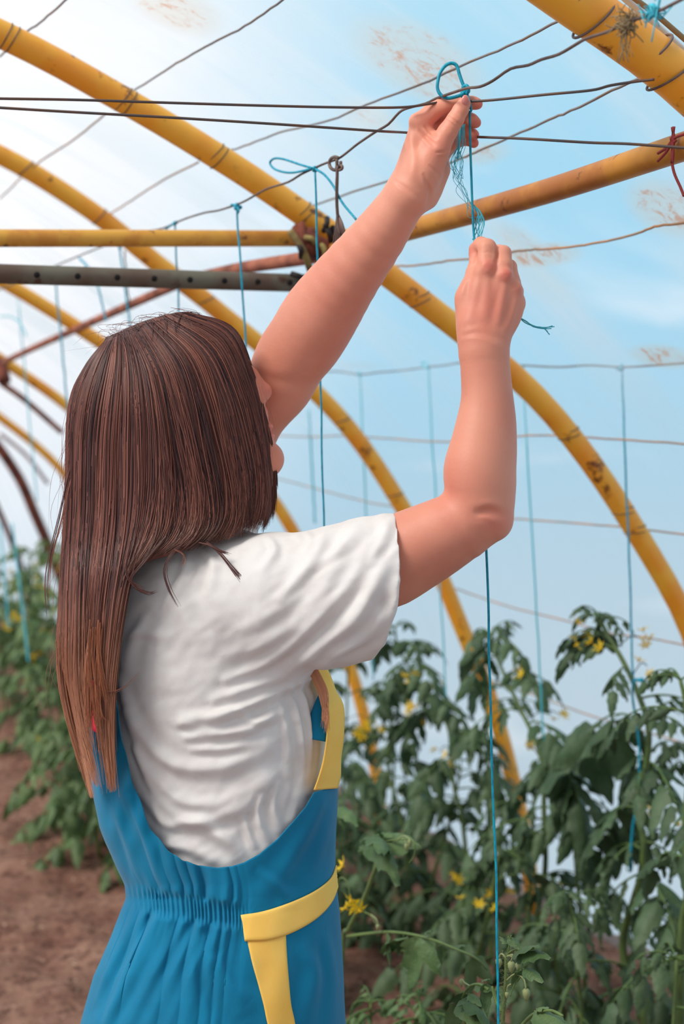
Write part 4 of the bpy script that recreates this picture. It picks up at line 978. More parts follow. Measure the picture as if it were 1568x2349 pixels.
# bib side: yellow edge and blue triangle on the far front right
def strip3(name, mat, L_, R_, parent, n_=40, m_=8, wav=2.0, thick=.0018):
    L_ = smooth_path(np.array(L_, float), 8); R_ = smooth_path(np.array(R_, float), 8); t_ = np.linspace(0, 1, n_)
    f_ = lambda A: np.stack([np.interp(t_, np.linspace(0, 1, len(A)), A[:, k]) for k in range(3)], 1); L_, R_ = f_(L_), f_(R_)
    rows = []
    for i in range(n_):
        v = np.linspace(0, 1, m_)[:, None]; q = L_[i]*(1-v)+R_[i]*v; q[:, 2] += wav*np.sin(i*.55+v[:, 0]*2)-5*np.sin(v[:, 0]*math.pi); rows.append(q)
    o = mobj(name, PP(np.vstack(rows)), grid_faces(m_, n_), mat, parent); md_ = o.modifiers.new('thickness', 'SOLIDIFY'); md_.thickness = thick; md_.offset = 0; return o
strip3('bib_edge', M['yellowcloth'], [(700, 1500, 70), (714, 1552, 50), (730, 1590, 30), (749, 1625, 15), (750, 1680, 5), (742, 1740, 0), (730, 1785, -5), (720, 1812, -8)],
       [(728, 1490, 120), (756, 1548, 100), (770, 1585, 92), (787, 1622, 88), (787, 1690, 80), (781, 1740, 78), (780, 1780, 78), (773, 1808, 78)], person)
strip3('bib_panel', M['blue'], [(732, 1590, 46), (718, 1622, 34), (704, 1660, 26), (692, 1692, 22)], [(752, 1590, 60), (752, 1625, 40), (752, 1668, 30), (749, 1702, 24)], person, n_=20, wav=.6)
# shoulder strap on the left, seen through the hair
strip3('shoulder_strap', M['blue_dk'], [(262, 1330, -30), (232, 1370, -45), (200, 1420, -58), (190, 1480, -60), (205, 1600, -66), (225, 1720, -60)], [(285, 1340, -48), (262, 1380, -70), (245, 1430, -80), (240, 1490, -86), (250, 1600, -90), (262, 1720, -88)], person, wav=.5)
strip3('collar', M['red'], [(196, 1560, -76), (200, 1620, -80), (210, 1672, -82)], [(226, 1560, -84), (228, 1620, -86), (234, 1690, -88)], person, n_=10, wav=.3)

# --- hair ---------------------------------------------------------------------
def _sm(ys_, vs_, wd=26):
    g = np.arange(640, 1960, 4.0); v = np.interp(g, ys_, vs_); k = np.exp(-.5*(np.arange(-16, 17)*4/wd)**2); k /= k.sum()
    return g, np.convolve(np.pad(v, 16, mode='edge'), k, mode='valid')
_HL = _sm([717, 740, 780, 820, 880, 940, 1250, 1450, 1850], [380, 310, 235, 198, 168, 150, 146, 130, 210], 16)
_HR = _sm([717, 740, 780, 850, 900, 960, 1010, 1080, 1250, 1300, 1450, 1850], [460, 525, 558, 580, 592, 606, 617, 626, 620, 440, 340, 330], 16)
_HZ = _sm([715, 760, 820, 930, 1200, 1300, 1500, 1850], [30, 90, 135, 172, 160, 160, 150, 120]); _HC = _sm([717, 1150, 1300, 1500, 1850], [112, 108, 70, 40, 20], 50)
def hz(x, y, side=-1):
    x = np.asarray(x, float); y = np.asarray(y, float)
    l = np.interp(y, *_HL); r2 = np.interp(y, *_HR); s = np.clip((x-(l+r2)/2)/((r2-l)/2+1e-6), -1, 1)
    return np.interp(y, *_HC)+side*np.interp(y, *_HZ)*np.sqrt(np.maximum(1-s*s, 0.002))
GR = [[(290, 756), (330, 850), (345, 950), (350, 1050), (345, 1150), (330, 1235), (285, 1330)],
      [(315, 743), (375, 840), (405, 940), (425, 1040), (440, 1140), (425, 1225), (345, 1285)],
      [(345, 733), (430, 818), (470, 918), (495, 1020), (515, 1120), (518, 1200), (480, 1256)],
      [(375, 724), (480, 796), (530, 896), (558, 998), (575, 1090), (574, 1170), (562, 1240)],
      [(405, 718), (515, 768), (565, 872), (592, 965), (610, 1060), (617, 1150), (600, 1228)],
      [(430, 716), (535, 752), (582, 860), (605, 950), (622, 1040), (629, 1130), (618, 1212)]]
GL = [[(246, 776), (192, 845), (156, 940), (148, 1150), (136, 1380), (140, 1580), (208, 1830)],
      [(256, 770), (218, 850), (190, 970), (182, 1180), (170, 1400), (172, 1610), (225, 1838)],
      [(268, 764), (255, 855), (238, 990), (232, 1200), (212, 1420), (212, 1640), (240, 1842)],
      [(280, 759), (290, 855), (288, 1000), (284, 1200), (256, 1410), (242, 1640), (258, 1842)],
      [(296, 752), (330, 855), (345, 1000), (338, 1180), (286, 1370), (258, 1620), (274, 1838)]]
def guide_pt(Gs, v, t_, v2=None):
    """Gs (n,7,2); v in 0..1 across guides, easing to v2; t_ along"""
    def one(v):
        n_ = len(Gs); f_ = np.clip(v, 0, 1)*(n_-1); i = min(int(f_), n_-2); w_ = f_-i
        g = np.array(Gs[i], float)*(1-w_)+np.array(Gs[i+1], float)*w_
        c = smooth_path(g, 8); s_ = np.linspace(0, 1, len(c)); return np.stack([np.interp(t_, s_, c[:, 0]), np.interp(t_, s_, c[:, 1])], 1)
    a = one(v)
    if v2 is None: return a
    e_ = (np.asarray(t_)**1.3)[:, None]; return a*(1-e_)+one(v2)*e_
n1d = lambda x, s: vnoise(np.asarray(x, float), np.asarray(x, float)*0+.5, 1, s)-.5
HB = np.array(srgb(92, 54, 48)[:3]); HDk = np.array(srgb(50, 26, 28)[:3]); HLt = np.array(srgb(140, 86, 72)[:3]); HTip = np.array(srgb(206, 140, 104)[:3])
hv, hf, hc = [], [], []; hn = 0
def add_strand(p3, r, c):
    global hn
    V_, F_ = tube(PP(p3), r, 3, cap=False, base=hn); hv.append(V_); hf.extend(F_); hn += len(V_); hc.append(np.repeat(c, 3, axis=0))
def add_strands(Pt, Rd, C):
    """Pt (N,K,3) person space, Rd (N,K), C (N,K,3): three-sided tapering strands"""
    global hn
    N_, K_ = Rd.shape; Wd = PP(Pt.reshape(-1, 3)).reshape(N_, K_, 3)
    T = np.gradient(Wd, axis=1); T /= np.linalg.norm(T, axis=2, keepdims=True)+1e-12
    A = np.cross(T, fw[None, None]); A /= np.linalg.norm(A, axis=2, keepdims=True)+1e-9; B = np.cross(T, A)
    an = np.arange(3)*2*math.pi/3+.5; V_ = Wd[:, :, None]+Rd[:, :, None, None]*(np.cos(an)[None, None, :, None]*A[:, :, None]+np.sin(an)[None, None, :, None]*B[:, :, None])
    i_ = (np.arange(N_)[:, None]*K_*3+_tf(K_, 3).reshape(-1)[None]).reshape(-1, 4)+hn
    hv.append(V_.reshape(-1, 3)); hF.append(i_); hc.append(np.repeat(C.reshape(-1, 3), 3, axis=0)); hn += N_*K_*3
hF = []
def strand_sheet(Gs, N, side, tmax, ombre, seed=5, K=34, lockn=14):
    r = np.random.default_rng(seed)
    grid = []
    for g in Gs:
        c = smooth_path(np.array(g, float), 8); s_ = np.linspace(0, 1, len(c)); tg = np.linspace(0, 1, 60); grid.append(np.stack([np.interp(tg, s_, c[:, 0]), np.interp(tg, s_, c[:, 1])], 1))
    grid = np.array(grid)
    def look(v, t_):
        f_ = np.clip(v, 0, 1)*(len(Gs)-1); i = np.minimum(f_.astype(int), len(Gs)-2); w_ = (f_-i)[..., None]
        ft = np.clip(t_, 0, 1)*59; j = np.minimum(ft.astype(int), 58); u_ = (ft-j)[..., None]
        return (grid[i, j]*(1-u_)+grid[i, j+1]*u_)*(1-w_)+(grid[i+1, j]*(1-u_)+grid[i+1, j+1]*u_)*w_
    v = r.random(N); lock = np.floor(v*lockn+r.normal(size=N)*.5); lkr = (lock*.618) % 1
    t1 = np.minimum(1, tmax*(1-.10*lkr-.14*r.random(N)**1.5))
    if Gs is GL and side < 0: t1 = np.where((v > .34) & (v < .66), .56+.16*r.random(N)**.7, t1)
    if Gs is GR: t1 = np.where(v > .62, t1*np.where(lkr < .4, 1.0, .90)*(1-.07*r.random(N)), t1)
    t_ = np.linspace(0, 1, K)[None]*t1[:, None]; lk = ((lock*7.31) % 5)[:, None]
    v0 = (v+.012*r.normal(size=N))[:, None]; v2 = v0+.05*r.normal(size=N)[:, None]+.09*n1d(lock*1.7, 66)[:, None]
    vv = v0+(v2-v0)*t_**1.3+.02*np.sin(t_*7+r.random(N)[:, None]*6)*t_
    q = look(vv, t_); ph = r.random(N)[:, None]*6
    q[..., 0] += 6*np.sin(t_*4+lk*2.1)*t_+3*np.sin(t_*8+lk)*t_**2+r.normal(size=N)[:, None]*2.5*t_+1.2*np.sin(t_*12+ph)*t_
    groove = 14*(n1d(vv*7, 61)+.6*n1d(vv*17+3, 62))
    z = hz(q[..., 0], q[..., 1], side)+side*(groove*np.clip(t_*4, 0, 1)+np.abs(r.normal(size=N))[:, None]*3.0)
    tone = np.clip(.42+1.1*n1d(v*24, 64)+.5*n1d(v*60, 68)+.5*n1d(v*150, 67)+.30*r.normal(size=N), 0, 1.35)[:, None, None]  # random strand tone; contrast between locks also puts highlights into the hair colour
    base = HDk*(1-tone)+HLt*tone; om = (np.clip((t_-.62)/.38, 0, 1)*ombre*(.5+.6*r.random(N))[:, None])[..., None]
    C = base*(1-om)+HTip*om
    rad = (.00042+.00062*r.random(N)**2)[:, None]*np.clip((1.02-t_/t1[:, None])*5, .15, 1)
    add_strands(np.stack([q[..., 0], q[..., 1], z], -1), rad, C)
strand_sheet(GR, 6500, -1, 1.0, .12, seed=5, lockn=16)
strand_sheet(GL, 6000, -1, 1.0, .95, seed=6, lockn=12)
strand_sheet(GR, 900, 1, 1.0, .1, seed=7); strand_sheet(GL, 800, 1, .95, .8, seed=8)
# inner shells that close the mass
def shell(Gs, side, tmax, inset):
    vs_ = np.linspace(-.0, 1.0, 30); ts_ = np.linspace(0, tmax, 40); rows = []
    for t_ in ts_:
        q = np.vstack([guide_pt(Gs, v, np.array([t_])) for v in vs_]); z = hz(q[:, 0], q[:, 1], side)
        mx = q[:, 0].mean(); q[:, 0] = mx+(q[:, 0]-mx)*.985; rows.append(np.stack([q[:, 0], q[:, 1], z-side*inset], 1))
    return PP(np.vstack(rows)), [tuple(int(i) for i in f) for f in grid_faces(30, 40)]
for Gs, side, tm in ((GR, -1, .78), (GL, -1, .54), (GR, 1, .8), (GL, 1, .66)):
    V_, F_ = shell(Gs, side, tm, 13); hf.extend([tuple(i+hn for i in f) for f in F_]); hv.append(V_); hc.append(np.tile(HDk*.8, (len(V_), 1))); hn += len(V_)
# crown: short strands rising from the parting and crossing it
r_ = np.random.default_rng(12)
for k in range(200):
    a_ = r_.random(); x0 = 246+a_*184; y0 = 778-61*a_**.75; dx = 14+r_.normal()*18; K = 12; t_ = np.linspace(0, 1, K)
    x = x0+dx*t_+10*r_.normal()*t_**2; y = y0-6*np.sin(t_*math.pi)*r_.random()+ (30+30*r_.random())*t_**2
    add_strand(np.stack([x, y, hz(x, np.maximum(y, 722))-3+5*r_.normal()*np.ones(K)], 1), np.full(K, .0005)*np.clip((1.05-t_)*3, .2, 1), np.tile(HDk*(1-a_*.3)+HLt*.25, (K, 1)))
# single flyaways
fly = []
for k in range(34):
    a_ = r_.random(); x0 = 245+a_*230; y0 = 782-66*a_**.7
    fly.append(([(x0, y0, 90+r_.normal()*20), (x0-12+r_.normal()*18, y0-14*r_.random()-4, 90), (x0-30+r_.normal()*35, y0-4+r_.normal()*10, 90), (x0-52+r_.normal()*40, y0+24+r_.normal()*14, 90)], .0003))
for k in range(34):
    y0 = 900+r_.random()*520; fly.append(([(160, y0, 40), (146+r_.normal()*4, y0+70, 40), (136+r_.normal()*10, y0+150, 30), (124+r_.normal()*16, y0+240+r_.normal()*30, 20)], .0003))
fly += [([(160, 1080, 0), (135, 1190, 0), (112, 1290, 0), (107, 1350, 0), (112, 1415, 0)], .0011), ([(162, 1100, 0), (138, 1200, 0), (115, 1290, 0), (109, 1380, 0)], .0008),
        ([(300, 1240, -95), (290, 1310, -110), (310, 1345, -112), (340, 1360, -112), (358, 1357, -110)], .0016), ([(380, 1230, -90), (330, 1290, -110), (300, 1330, -112), (330, 1352, -112)], .0012),
        ([(420, 1245, -78), (390, 1275, -96), (378, 1310, -104), (388, 1350, -108), (408, 1388, -108)], .0013), ([(400, 1260, -88), (420, 1270, -92), (425, 1285, -96), (418, 1297, -98)], .0008),
        ([(465, 1240, -60), (500, 1265, -84), (530, 1300, -98), (560, 1335, -108), (582, 1362, -112)], .0015), ([(470, 1240, -62), (505, 1272, -86), (535, 1310, -100), (560, 1345, -110)], .0010), ([(440, 1240, -66), (480, 1250, -80), (505, 1262, -88), (525, 1268, -90)], .0015),
        ([(240, 1520, -110), (225, 1570, -118), (245, 1588, -118), (280, 1580, -116), (320, 1545, -110)], .0007),
        ([(576, 838, 60), (592, 870, 40), (606, 905, 20), (622, 950, 20), (630, 985, 30)], .0003), ([(570, 825, 60), (600, 870, 40), (612, 920, 20), (618, 1000, 20), (626, 1060, 30)], .0003), ([(585, 860, 50), (600, 910, 30), (604, 960, 20), (620, 1040, 40)], .0004)]
for k in range(30):   # loose orange tips over the gap in the long hair
    x0 = 196+r_.random()*42; y0 = 1420+r_.random()*110; w0 = r_.normal()*8; fly.append(([(x0, y0, -112), (x0-5+w0*.3, y0+60, -117), (x0-3+w0*.8, y0+120, -119), (x0+2+w0*1.3, y0+165+r_.normal()*25, -119)], .0009))
for pts, r0 in fly:
    q = smooth_path(np.array(pts, float), 7); K = len(q); t_ = np.linspace(0, 1, K); light = HLt*1.1 if r0 < .001 else HB*1.1
    if pts[0][2] == -112: light = HTip*np.array([.72, .60, .56])
    if r0 > .0005:
        for m_ in range(6): add_strand(q+r_.normal(size=3)*np.array([2.2, 1.6, 1.5])*(t_[:, None]*1.2+.4), np.full(K, r0*.36)*np.clip((1.05-t_)*3, .25, 1), np.tile(light*(.7+.6*r_.random()), (K, 1)))
    else: add_strand(q, np.full(K, .00022)*np.clip((1.05-t_)*3, .25, 1), np.tile(light, (K, 1)))
hair = mobj('hair', np.vstack(hv), np.vstack(hF+[np.array([f for f in hf if len(f) == 4])]), M['hair'], person, col=np.vstack(hc))
# lock over the front of the shoulder, seen below the sleeve
hv, hf, hc = [], [], []; hn = 0
for k in range(70):
    v = r_.random(); q = smooth_path(np.array([(690+v*18, 1500, 40), (712+v*22, 1548, 26), (728+v*22, 1585, 12), (738+v*14, 1622, 4), (740+v*12+r_.normal()*4, 1650+r_.normal()*16, 2)], float), 6)
    K = len(q); t_ = np.linspace(0, 1, K); add_strand(q, np.full(K, .0010)*np.clip((1.05-t_)*3, .2, 1), np.tile(HTip*(.8+.5*r_.random()), (K, 1)))
mobj('hair_lock', np.vstack(hv), np.array(hf), M['hair'], person, col=np.vstack(hc))
# ================================================================ tomato plants
LV, LF = [], []
def leaflet_template(seed, L=1.0, Wd=.5, lobes=4):
    """serrated, folded, drooping leaflet along +x; returns verts (local) and faces"""
    r = np.random.default_rng(seed); n_ = 13; V = []
    for i in range(n_):
        s = i/(n_-1); w = Wd*math.sin(math.pi*min(1, s**.62*1.0))**.85*(1-.25*s)
        saw = 1+.28*(((s*lobes*1.0+.2) % 1)-.5)*(0 if i in (0, n_-1) else 1)
        if i == n_-1: w = .0
        if i == 0: w = .02
        w *= saw; x = s*L; zc = -.34*s*s*L
        for c, f_ in ((-1, 1), (-.5, .55), (0, 0), (.5, .55), (1, 1)):
            cup = .22*abs(c)*w*(1.2 if abs(c) == 1 else 1)
            ruff = .05*math.sin(s*19+c*3+seed)*abs(c)
            V.append((x-.04*abs(c)*math.sin(s*6), c*w*.5*1.0, zc-cup*.9+ruff*L*.6+.012*math.sin(s*40)*abs(c)))
    Fc = [(i*5+j, i*5+j+1, (i+1)*5+j+1, (i+1)*5+j) for i in range(n_-1) for j in range(4)]
    return np.array(V), np.array(Fc)
TPL = [leaflet_template(s, 1, w_, l_) for s, w_, l_ in ((1, .52, 4), (2, .6, 5), (3, .45, 4), (4, .56, 3))]
def norm(v): v = np.asarray(v, float); return v/(np.linalg.norm(v)+1e-9)
def frame(d, upv):
    d = norm(d); s = np.cross(upv, d)
    if np.linalg.norm(s) < 1e-3: s = np.cross((1, 0, .01), d)
    s = norm(s); return d, s, np.cross(d, s)
class Leaves:
    def __init__(s): s.V = []; s.F = []; s.C = []; s.n = 0; s.st = MB()
    def leaflet(s, p, d, L, r, col, roll=0, curl=1.0):
        V, Fc = TPL[int(r.integers(4))]; d, sd_, u_ = frame(d, (0, 0, 1)); 
        c_, s_ = math.cos(roll), math.sin(roll); sd2 = sd_*c_+u_*s_; u2 = -sd_*s_+u_*c_
        W_ = V.copy(); W_[:, 2] *= curl
        P_ = p+L*(W_[:, :1]*d+W_[:, 1:2]*sd2+W_[:, 2:]*u2); s.V.append(P_); s.F.append(Fc+s.n); s.n += len(P_); s.C.append(np.tile(col, (len(P_), 1)))
    def leaf(s, p, d, L, r, tint, pairs=3, droop=.9, sz=1.0):
        """compound leaf: rachis with paired leaflets"""
        d = norm(d); pts = []; q = np.array(p, float); v = d.copy(); n_ = 9
        for i in range(n_):
            pts.append(q.copy()); v = norm(v+np.array([0, 0, -droop*.16])+r.normal(size=3)*.03); q = q+v*L/n_
        s.st.tube(pts, np.linspace(.0028, .0012, n_)*sz, 5, col=(.8, .95, .8))
        for k in range(pairs):
            i = int((k+1)*(n_-1)/(pairs+.6)); t_ = pts[min(i+1, n_-1)]-pts[i-1]; _, sd_, u_ = frame(t_, (0, 0, 1))
            for sg in (-1, 1):
                dd = norm(norm(t_)*.75+sd_*sg*1.0+np.array([0, 0, -.35-.5*r.random()])); LL = L*(.30+.12*r.random())*(1.0-.12*abs(k-1.2))
                col = tint*(.78+.5*r.random()); a = pts[i]; b = a+dd*LL*.16; s.st.tube([a, (a+b)/2, b], .0010*sz, 4, col=(.8, .95, .8)); s.leaflet(b, dd, LL, r, col, r.normal()*.5, .7+.9*r.random())
            if r.random() < .5: s.leaflet(pts[i], norm(sd_+np.array([0, 0, -.3])), L*.1, r, tint, 0)
        s.leaflet(pts[-1], v, L*(.36+.1*r.random()), r, tint*(.8+.4*r.random()), r.normal()*.3, .8+.6*r.random())
def flower(mbp, p, r, sz=.014):
    d = norm(r.normal(size=3)+np.array([0, -.6, -.8])); _, a, b = frame(d, (0, 0, 1))
    for k in range(6):
        th = k*math.pi/3+r.random()*.2; o_ = a*math.cos(th)+b*math.sin(th); s_ = np.cross(o_, d)
        V = [p, p+o_*sz*.5+s_*sz*.2+d*.1*sz, p+o_*sz*1.1-d*sz*.25, p+o_*sz*.5-s_*sz*.2+d*.1*sz]; mbp.add(V, [(0, 1, 2, 3)])
    mbp.tube([p, p+d*sz*.5], [sz*.16, sz*.07], 6)
def inside(V):
    """leaves that press against the film bend along it"""
    V = np.array(V); z = V[:, 2]-1.55-CZ; th = np.arctan2(z, V[:, 0]-CX); lim = rfilm(th)-.035; r_ = np.hypot(V[:, 0]-CX, z); k_ = np.minimum(1, lim/np.maximum(r_, .01))
    V[:, 0] = CX+(V[:, 0]-CX)*k_; return V
def plant(stem, label, r, tint=(1, 1, 1), nleaf=12, L=.2, group='tomato plants of the bed', flowers=0, rad=.006, leaves=None, t0=.12, top=True, sz=1.0, group_on=True, droop=.9, name='tomato_plant', bend=None, pairs=3):
    stem = np.asarray(stem, float); e = empty(name, (stem[0][0], stem[0][1], stem[0][2]), label, 'plant', group if group_on else None)
    c = smooth_path(stem, 6); n_ = len(c); lv = Leaves(); lv.st.tube(c, np.linspace(rad, rad*.45, n_), 8, col=(.9, .95, .85)); tint = np.array(tint, float); ang = r.random()*6
    for k in range(nleaf):
        t_ = t0+(1-t0)*(k+.5)/nleaf; p = c[min(n_-1, int(t_*(n_-1)))]; ang += 2.4+r.normal()*.3
        LL = L*(1.1-.45*t_)*(.8+.4*r.random()); d = np.array([math.cos(ang), math.sin(ang), .25+.5*r.random()*t_]); lv.leaf(p, d, LL, r, tint, pairs, droop, sz)
    if top:
        for k in range(5): lv.leaf(c[-1], np.array([r.normal()*.6, r.normal()*.6, .7]), L*.38, r, tint*1.05, 2, 1.3, sz*.8)
    if leaves:
        for (p, q_) in leaves: lv.leaf(p, np.asarray(q_)-np.asarray(p)+np.array([0, 0, .35*np.linalg.norm(np.asarray(q_)-np.asarray(p))]), np.linalg.norm(np.asarray(q_)-np.asarray(p)), r, tint, 3, 1.2, sz)
    FV = inside(np.vstack(lv.V)); mobj('foliage', FV, np.vstack(lv.F), M['leaf'], e, col=np.vstack(lv.C)); lv.st.V = [inside(a) for a in lv.st.V]
    lv.st.build('stem', M['stem'], e, usecol=True)
    for k in range(flowers):
        t_ = .45+.5*r.random(); p = c[min(n_-1, int(t_*(n_-1)))]; th = r.random()*6.28; q = p+np.array([math.cos(th)*.05, math.sin(th)*.05, .02]); w_ = q+np.array([math.cos(th)*.03, math.sin(th)*.03, -.01])
        mb = MB(); mb.tube(smooth_path([p, q, w_], 4), .0012, 5); fs = mb.build('flower_truss', M['stem'], e, usecol=False)
        for j in range(3):
            mp = MB(); flower(mp, w_+r.normal(size=3)*.014, r, .016); mp.build('flower', M['petal'], e)
    return e
R4 = np.random.default_rng(44)
def px_stem(pts, X): return [onX(x, y, X) for x, y in pts]
def rooted(s):
    g_ = s[0]; z = float(gz(g_[0], g_[1]))-.01
    return [np.array([g_[0], g_[1], z])]+list(s) if g_[2] > z+.06 else s
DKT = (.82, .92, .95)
s1 = rooted(px_stem([(1475, 2330), (1440, 2240), (1428, 2155), (1455, 2060), (1470, 2004), (1475, 1926), (1462, 1853), (1483, 1749), (1486, 1665), (1462, 1590), (1430, 1520), (1395, 1460), (1375, 1420)], 1.74))
def lf(pairs_, X): return [(onX(a, b, X), onX(c, d, X+dx)) for a, b, c, d, dx in pairs_]
plant(s1, 'tallest tomato plant at right, with a bare upper stem beside the thick blue string', R4, DKT, 6, .20, flowers=5, rad=.0095, t0=.05, top=True,
      leaves=lf([(1410, 1490, 1270, 1440, -.05), (1400, 1470, 1330, 1400, .05), (1484, 1662, 1345, 1630, -.03), (1484, 1662, 1240, 1585, .05), (1488, 1660, 1560, 1600, 0), (1487, 1655, 1540, 1560, .05), (1440, 1540, 1400, 1500, -.1), (1478, 1745, 1420, 1700, .1), (1484, 1750, 1560, 1790, -.1),
                 (1462, 1853, 1300, 1880, 0), (1462, 1853, 1380, 1800, .1), (1475, 1930, 1330, 1990, -.1), (1475, 1930, 1590, 1960, .05), (1375, 1425, 1390, 1380, 0), (1375, 1425, 1350, 1470, 0), (1470, 2004, 1330, 2090, -.1), (1470, 2004, 1580, 2080, -.1)], 1.74), group_on=False)
s2 = rooted(px_stem([(1240, 2160), (1232, 2100), (1250, 1990), (1247, 1860), (1246, 1770), (1228, 1700), (1199, 1639), (1167, 1571), (1138, 1505), (1125, 1455)], 1.80))
plant(s2, 'tomato plant whose leaning top covers the yellow hoop below the elbow', R4, DKT, 8, .21, flowers=5, rad=.008,
      leaves=lf([(1140, 1505, 1060, 1430, 0), (1145, 1510, 1070, 1500, .05), (1130, 1470, 1200, 1440, 0), (1160, 1560, 1225, 1500, 0), (1210, 1660, 1330, 1640, 0), (1235, 1700, 1330, 1760, .03), (1240, 1750, 1340, 1700, -.05), (1245, 1780, 1160, 1770, 0), (1247, 1850, 1360, 1880, 0), (1245, 1850, 1150, 1900, -.1), (1130, 1470, 1100, 1410, 0)], 1.8), group_on=False)
s3 = rooted(px_stem([(1062, 2120), (1070, 2000), (1058, 1869), (1042, 1811), (1034, 1743), (1026, 1665), (980, 1603), (943, 1540), (912, 1485), (905, 1440)], 1.82))
plant(s3, 'tomato plant rising just right of the white sleeve', R4, DKT, 14, .22, flowers=4, rad=.007,
      leaves=lf([(912, 1480, 850, 1440, 0), (912, 1480, 960, 1430, 0), (930, 1520, 1020, 1480, 0), (940, 1540, 860, 1540, 0), (985, 1605, 1070, 1590, 0), (1000, 1630, 900, 1640, 0), (1030, 1680, 1130, 1690, 0), (1034, 1743, 930, 1760, -.1)], 1.82), group_on=False)
s4 = rooted(px_stem([(945, 2080), (930, 1957), (917, 1863), (891, 1770), (896, 1665), (885, 1590)], 1.78))
plant(s4, 'tomato plant behind the yellow bib edge, left of the one beside the sleeve', R4, DKT, 14, .22, flowers=3, rad=.007, group_on=False)
s5 = rooted(px_stem([(1560, 2200), (1575, 2050), (1570, 1900), (1580, 1750), (1572, 1620), (1560, 1560)], 1.62))
plant(s5, 'tomato plant cut off by the right edge of the view', R4, DKT, 7, .2, flowers=2, rad=.008, group_on=False)
# the dense bed behind: both rows
k = 0
LB = 'leafy tomato plant in the dense bed between the yellow hoops'
bedspots = []
for Y in np.arange(2.1, 4.6, .24): bedspots.append((1.86+R4.normal()*.04, Y+R4.normal()*.06, .55+.2*R4.random(), LB, 'tomato plants in the dense right bed'))
for Y in np.arange(1.75, 4.6, .36): bedspots.append((1.55+R4.normal()*.06, Y+R4.normal()*.06, .42+.15*R4.random(), 'low leafy tomato plant at the front of the right bed', 'low tomato plants at the front of the bed'))
for Y in np.arange(4.7, 9.3, .42): bedspots.append((1.82+R4.normal()*.05, Y, .6+.2*R4.random(), 'distant tomato plant low against the film, seen left of the hair', 'distant tomato plants'))
for Y in np.arange(4.0, 9.2, .34): bedspots.append((1.36+R4.normal()*.06, Y+R4.normal()*.05, .54+.22*R4.random(), 'tomato plant in the row left of the hair, above bare soil', 'tomato plants in the left row'))
for (X_, Y_, h_, lab, gr) in bedspots:
    z0 = float(gz(X_, Y_))-.01; sx, sy = R4.normal()*.05, R4.normal()*.05
    st = [(X_, Y_, z0), (X_+sx*.4, Y_+sy*.4, z0+h_*.35), (X_+sx, Y_+sy, z0+h_*.7), (X_+sx*1.4, Y_+sy*1.4, z0+h_)]
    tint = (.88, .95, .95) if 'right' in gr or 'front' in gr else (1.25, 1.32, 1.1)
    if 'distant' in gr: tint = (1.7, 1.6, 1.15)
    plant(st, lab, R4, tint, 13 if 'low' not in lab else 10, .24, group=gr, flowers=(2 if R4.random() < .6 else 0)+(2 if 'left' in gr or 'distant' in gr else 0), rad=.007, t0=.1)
# nearer plants at the left, their leaves over the path
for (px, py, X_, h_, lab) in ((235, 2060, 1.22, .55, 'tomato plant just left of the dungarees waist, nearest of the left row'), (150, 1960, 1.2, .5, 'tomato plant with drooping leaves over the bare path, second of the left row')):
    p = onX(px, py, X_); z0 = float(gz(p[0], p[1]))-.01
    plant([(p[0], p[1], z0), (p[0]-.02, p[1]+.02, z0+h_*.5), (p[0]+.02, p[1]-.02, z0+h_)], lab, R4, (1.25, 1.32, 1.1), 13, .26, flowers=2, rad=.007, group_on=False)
# plant with yellow flowers beside the dungarees, side shoot reaching right
X2 = 1.02
b0 = onX(770, 2215, X2); z0 = float(gz(b0[0], b0[1]))-.01
stm = [(b0[0], b0[1]-.02, z0), (b0[0]-.01, b0[1], z0+.3)]+px_stem([(785, 2180), (800, 2130), (835, 2060), (858, 2000), (878, 1950), (872, 1925)], X2)
def near_plant(stem, label, leaflets, rad, tint, shoots=(), buds=(), flw=(), flw_sz=.015, X=None, hook=()):
    e = empty('tomato_plant', stem[0], label, 'plant'); c = smooth_path(stem, 6); lv = Leaves(); lv.st.tube(c, np.linspace(rad, rad*.6, len(c)), 10, col=(1, 1, 1)); tint = np.array(tint)
    for sh in shoots:
        q = smooth_path([onX(a, b, X+dx) for a, b, dx in sh[0]], 6); lv.st.tube(q, np.linspace(sh[1], sh[1]*.6, len(q)), 7, col=(1.1, 1.15, 1.0))
    for (x0, y0, x1, y1, dx, roll_, cu, k_) in leaflets:
        a = onX(x0, y0, X+dx*.3); b = onX(x1, y1, X+dx); d = b-a; L_ = np.linalg.norm(d); d = norm(d)+np.array([0, 0, .12]); V, Fc = TPL[k_ % 4]
        lv.st.tube([a, a+d*L_*.05], .0012, 4, col=(1.1, 1.15, 1.0)); lv.leaflet(a, d, L_*1.02, R4, tint*(.85+.35*R4.random()), roll_, cu)
    mobj('foliage', np.vstack(lv.V), np.vstack(lv.F), M['leaf'], e, col=np.vstack(lv.C))
    lv.st.build('stem', M['stem'], e, usecol=True)
    for (pts, br) in buds:
        q = smooth_path([onX(a, b, X+dx) for a, b, dx in pts], 5); mb = MB(); mb.tube(q, .0012, 6); tp = q[-1]; mb.tube([tp, tp+np.array([0, 0, -br*.6]), tp+np.array([0, 0, -br*1.6]), tp+np.array([0, 0, -br*2.6]), tp+np.array([0, 0, -br*3.3])], [br*.5, br, br*.95, br*.55, br*.1], 8)
        mb.build('bud', M['bud'], e)
    for (x, y, dx) in flw:
        mp = MB(); flower(mp, onX(x, y, X+dx), R4, flw_sz); mp.build('flower', M['petal'], e)
    return e
r5 = np.random.default_rng(9)
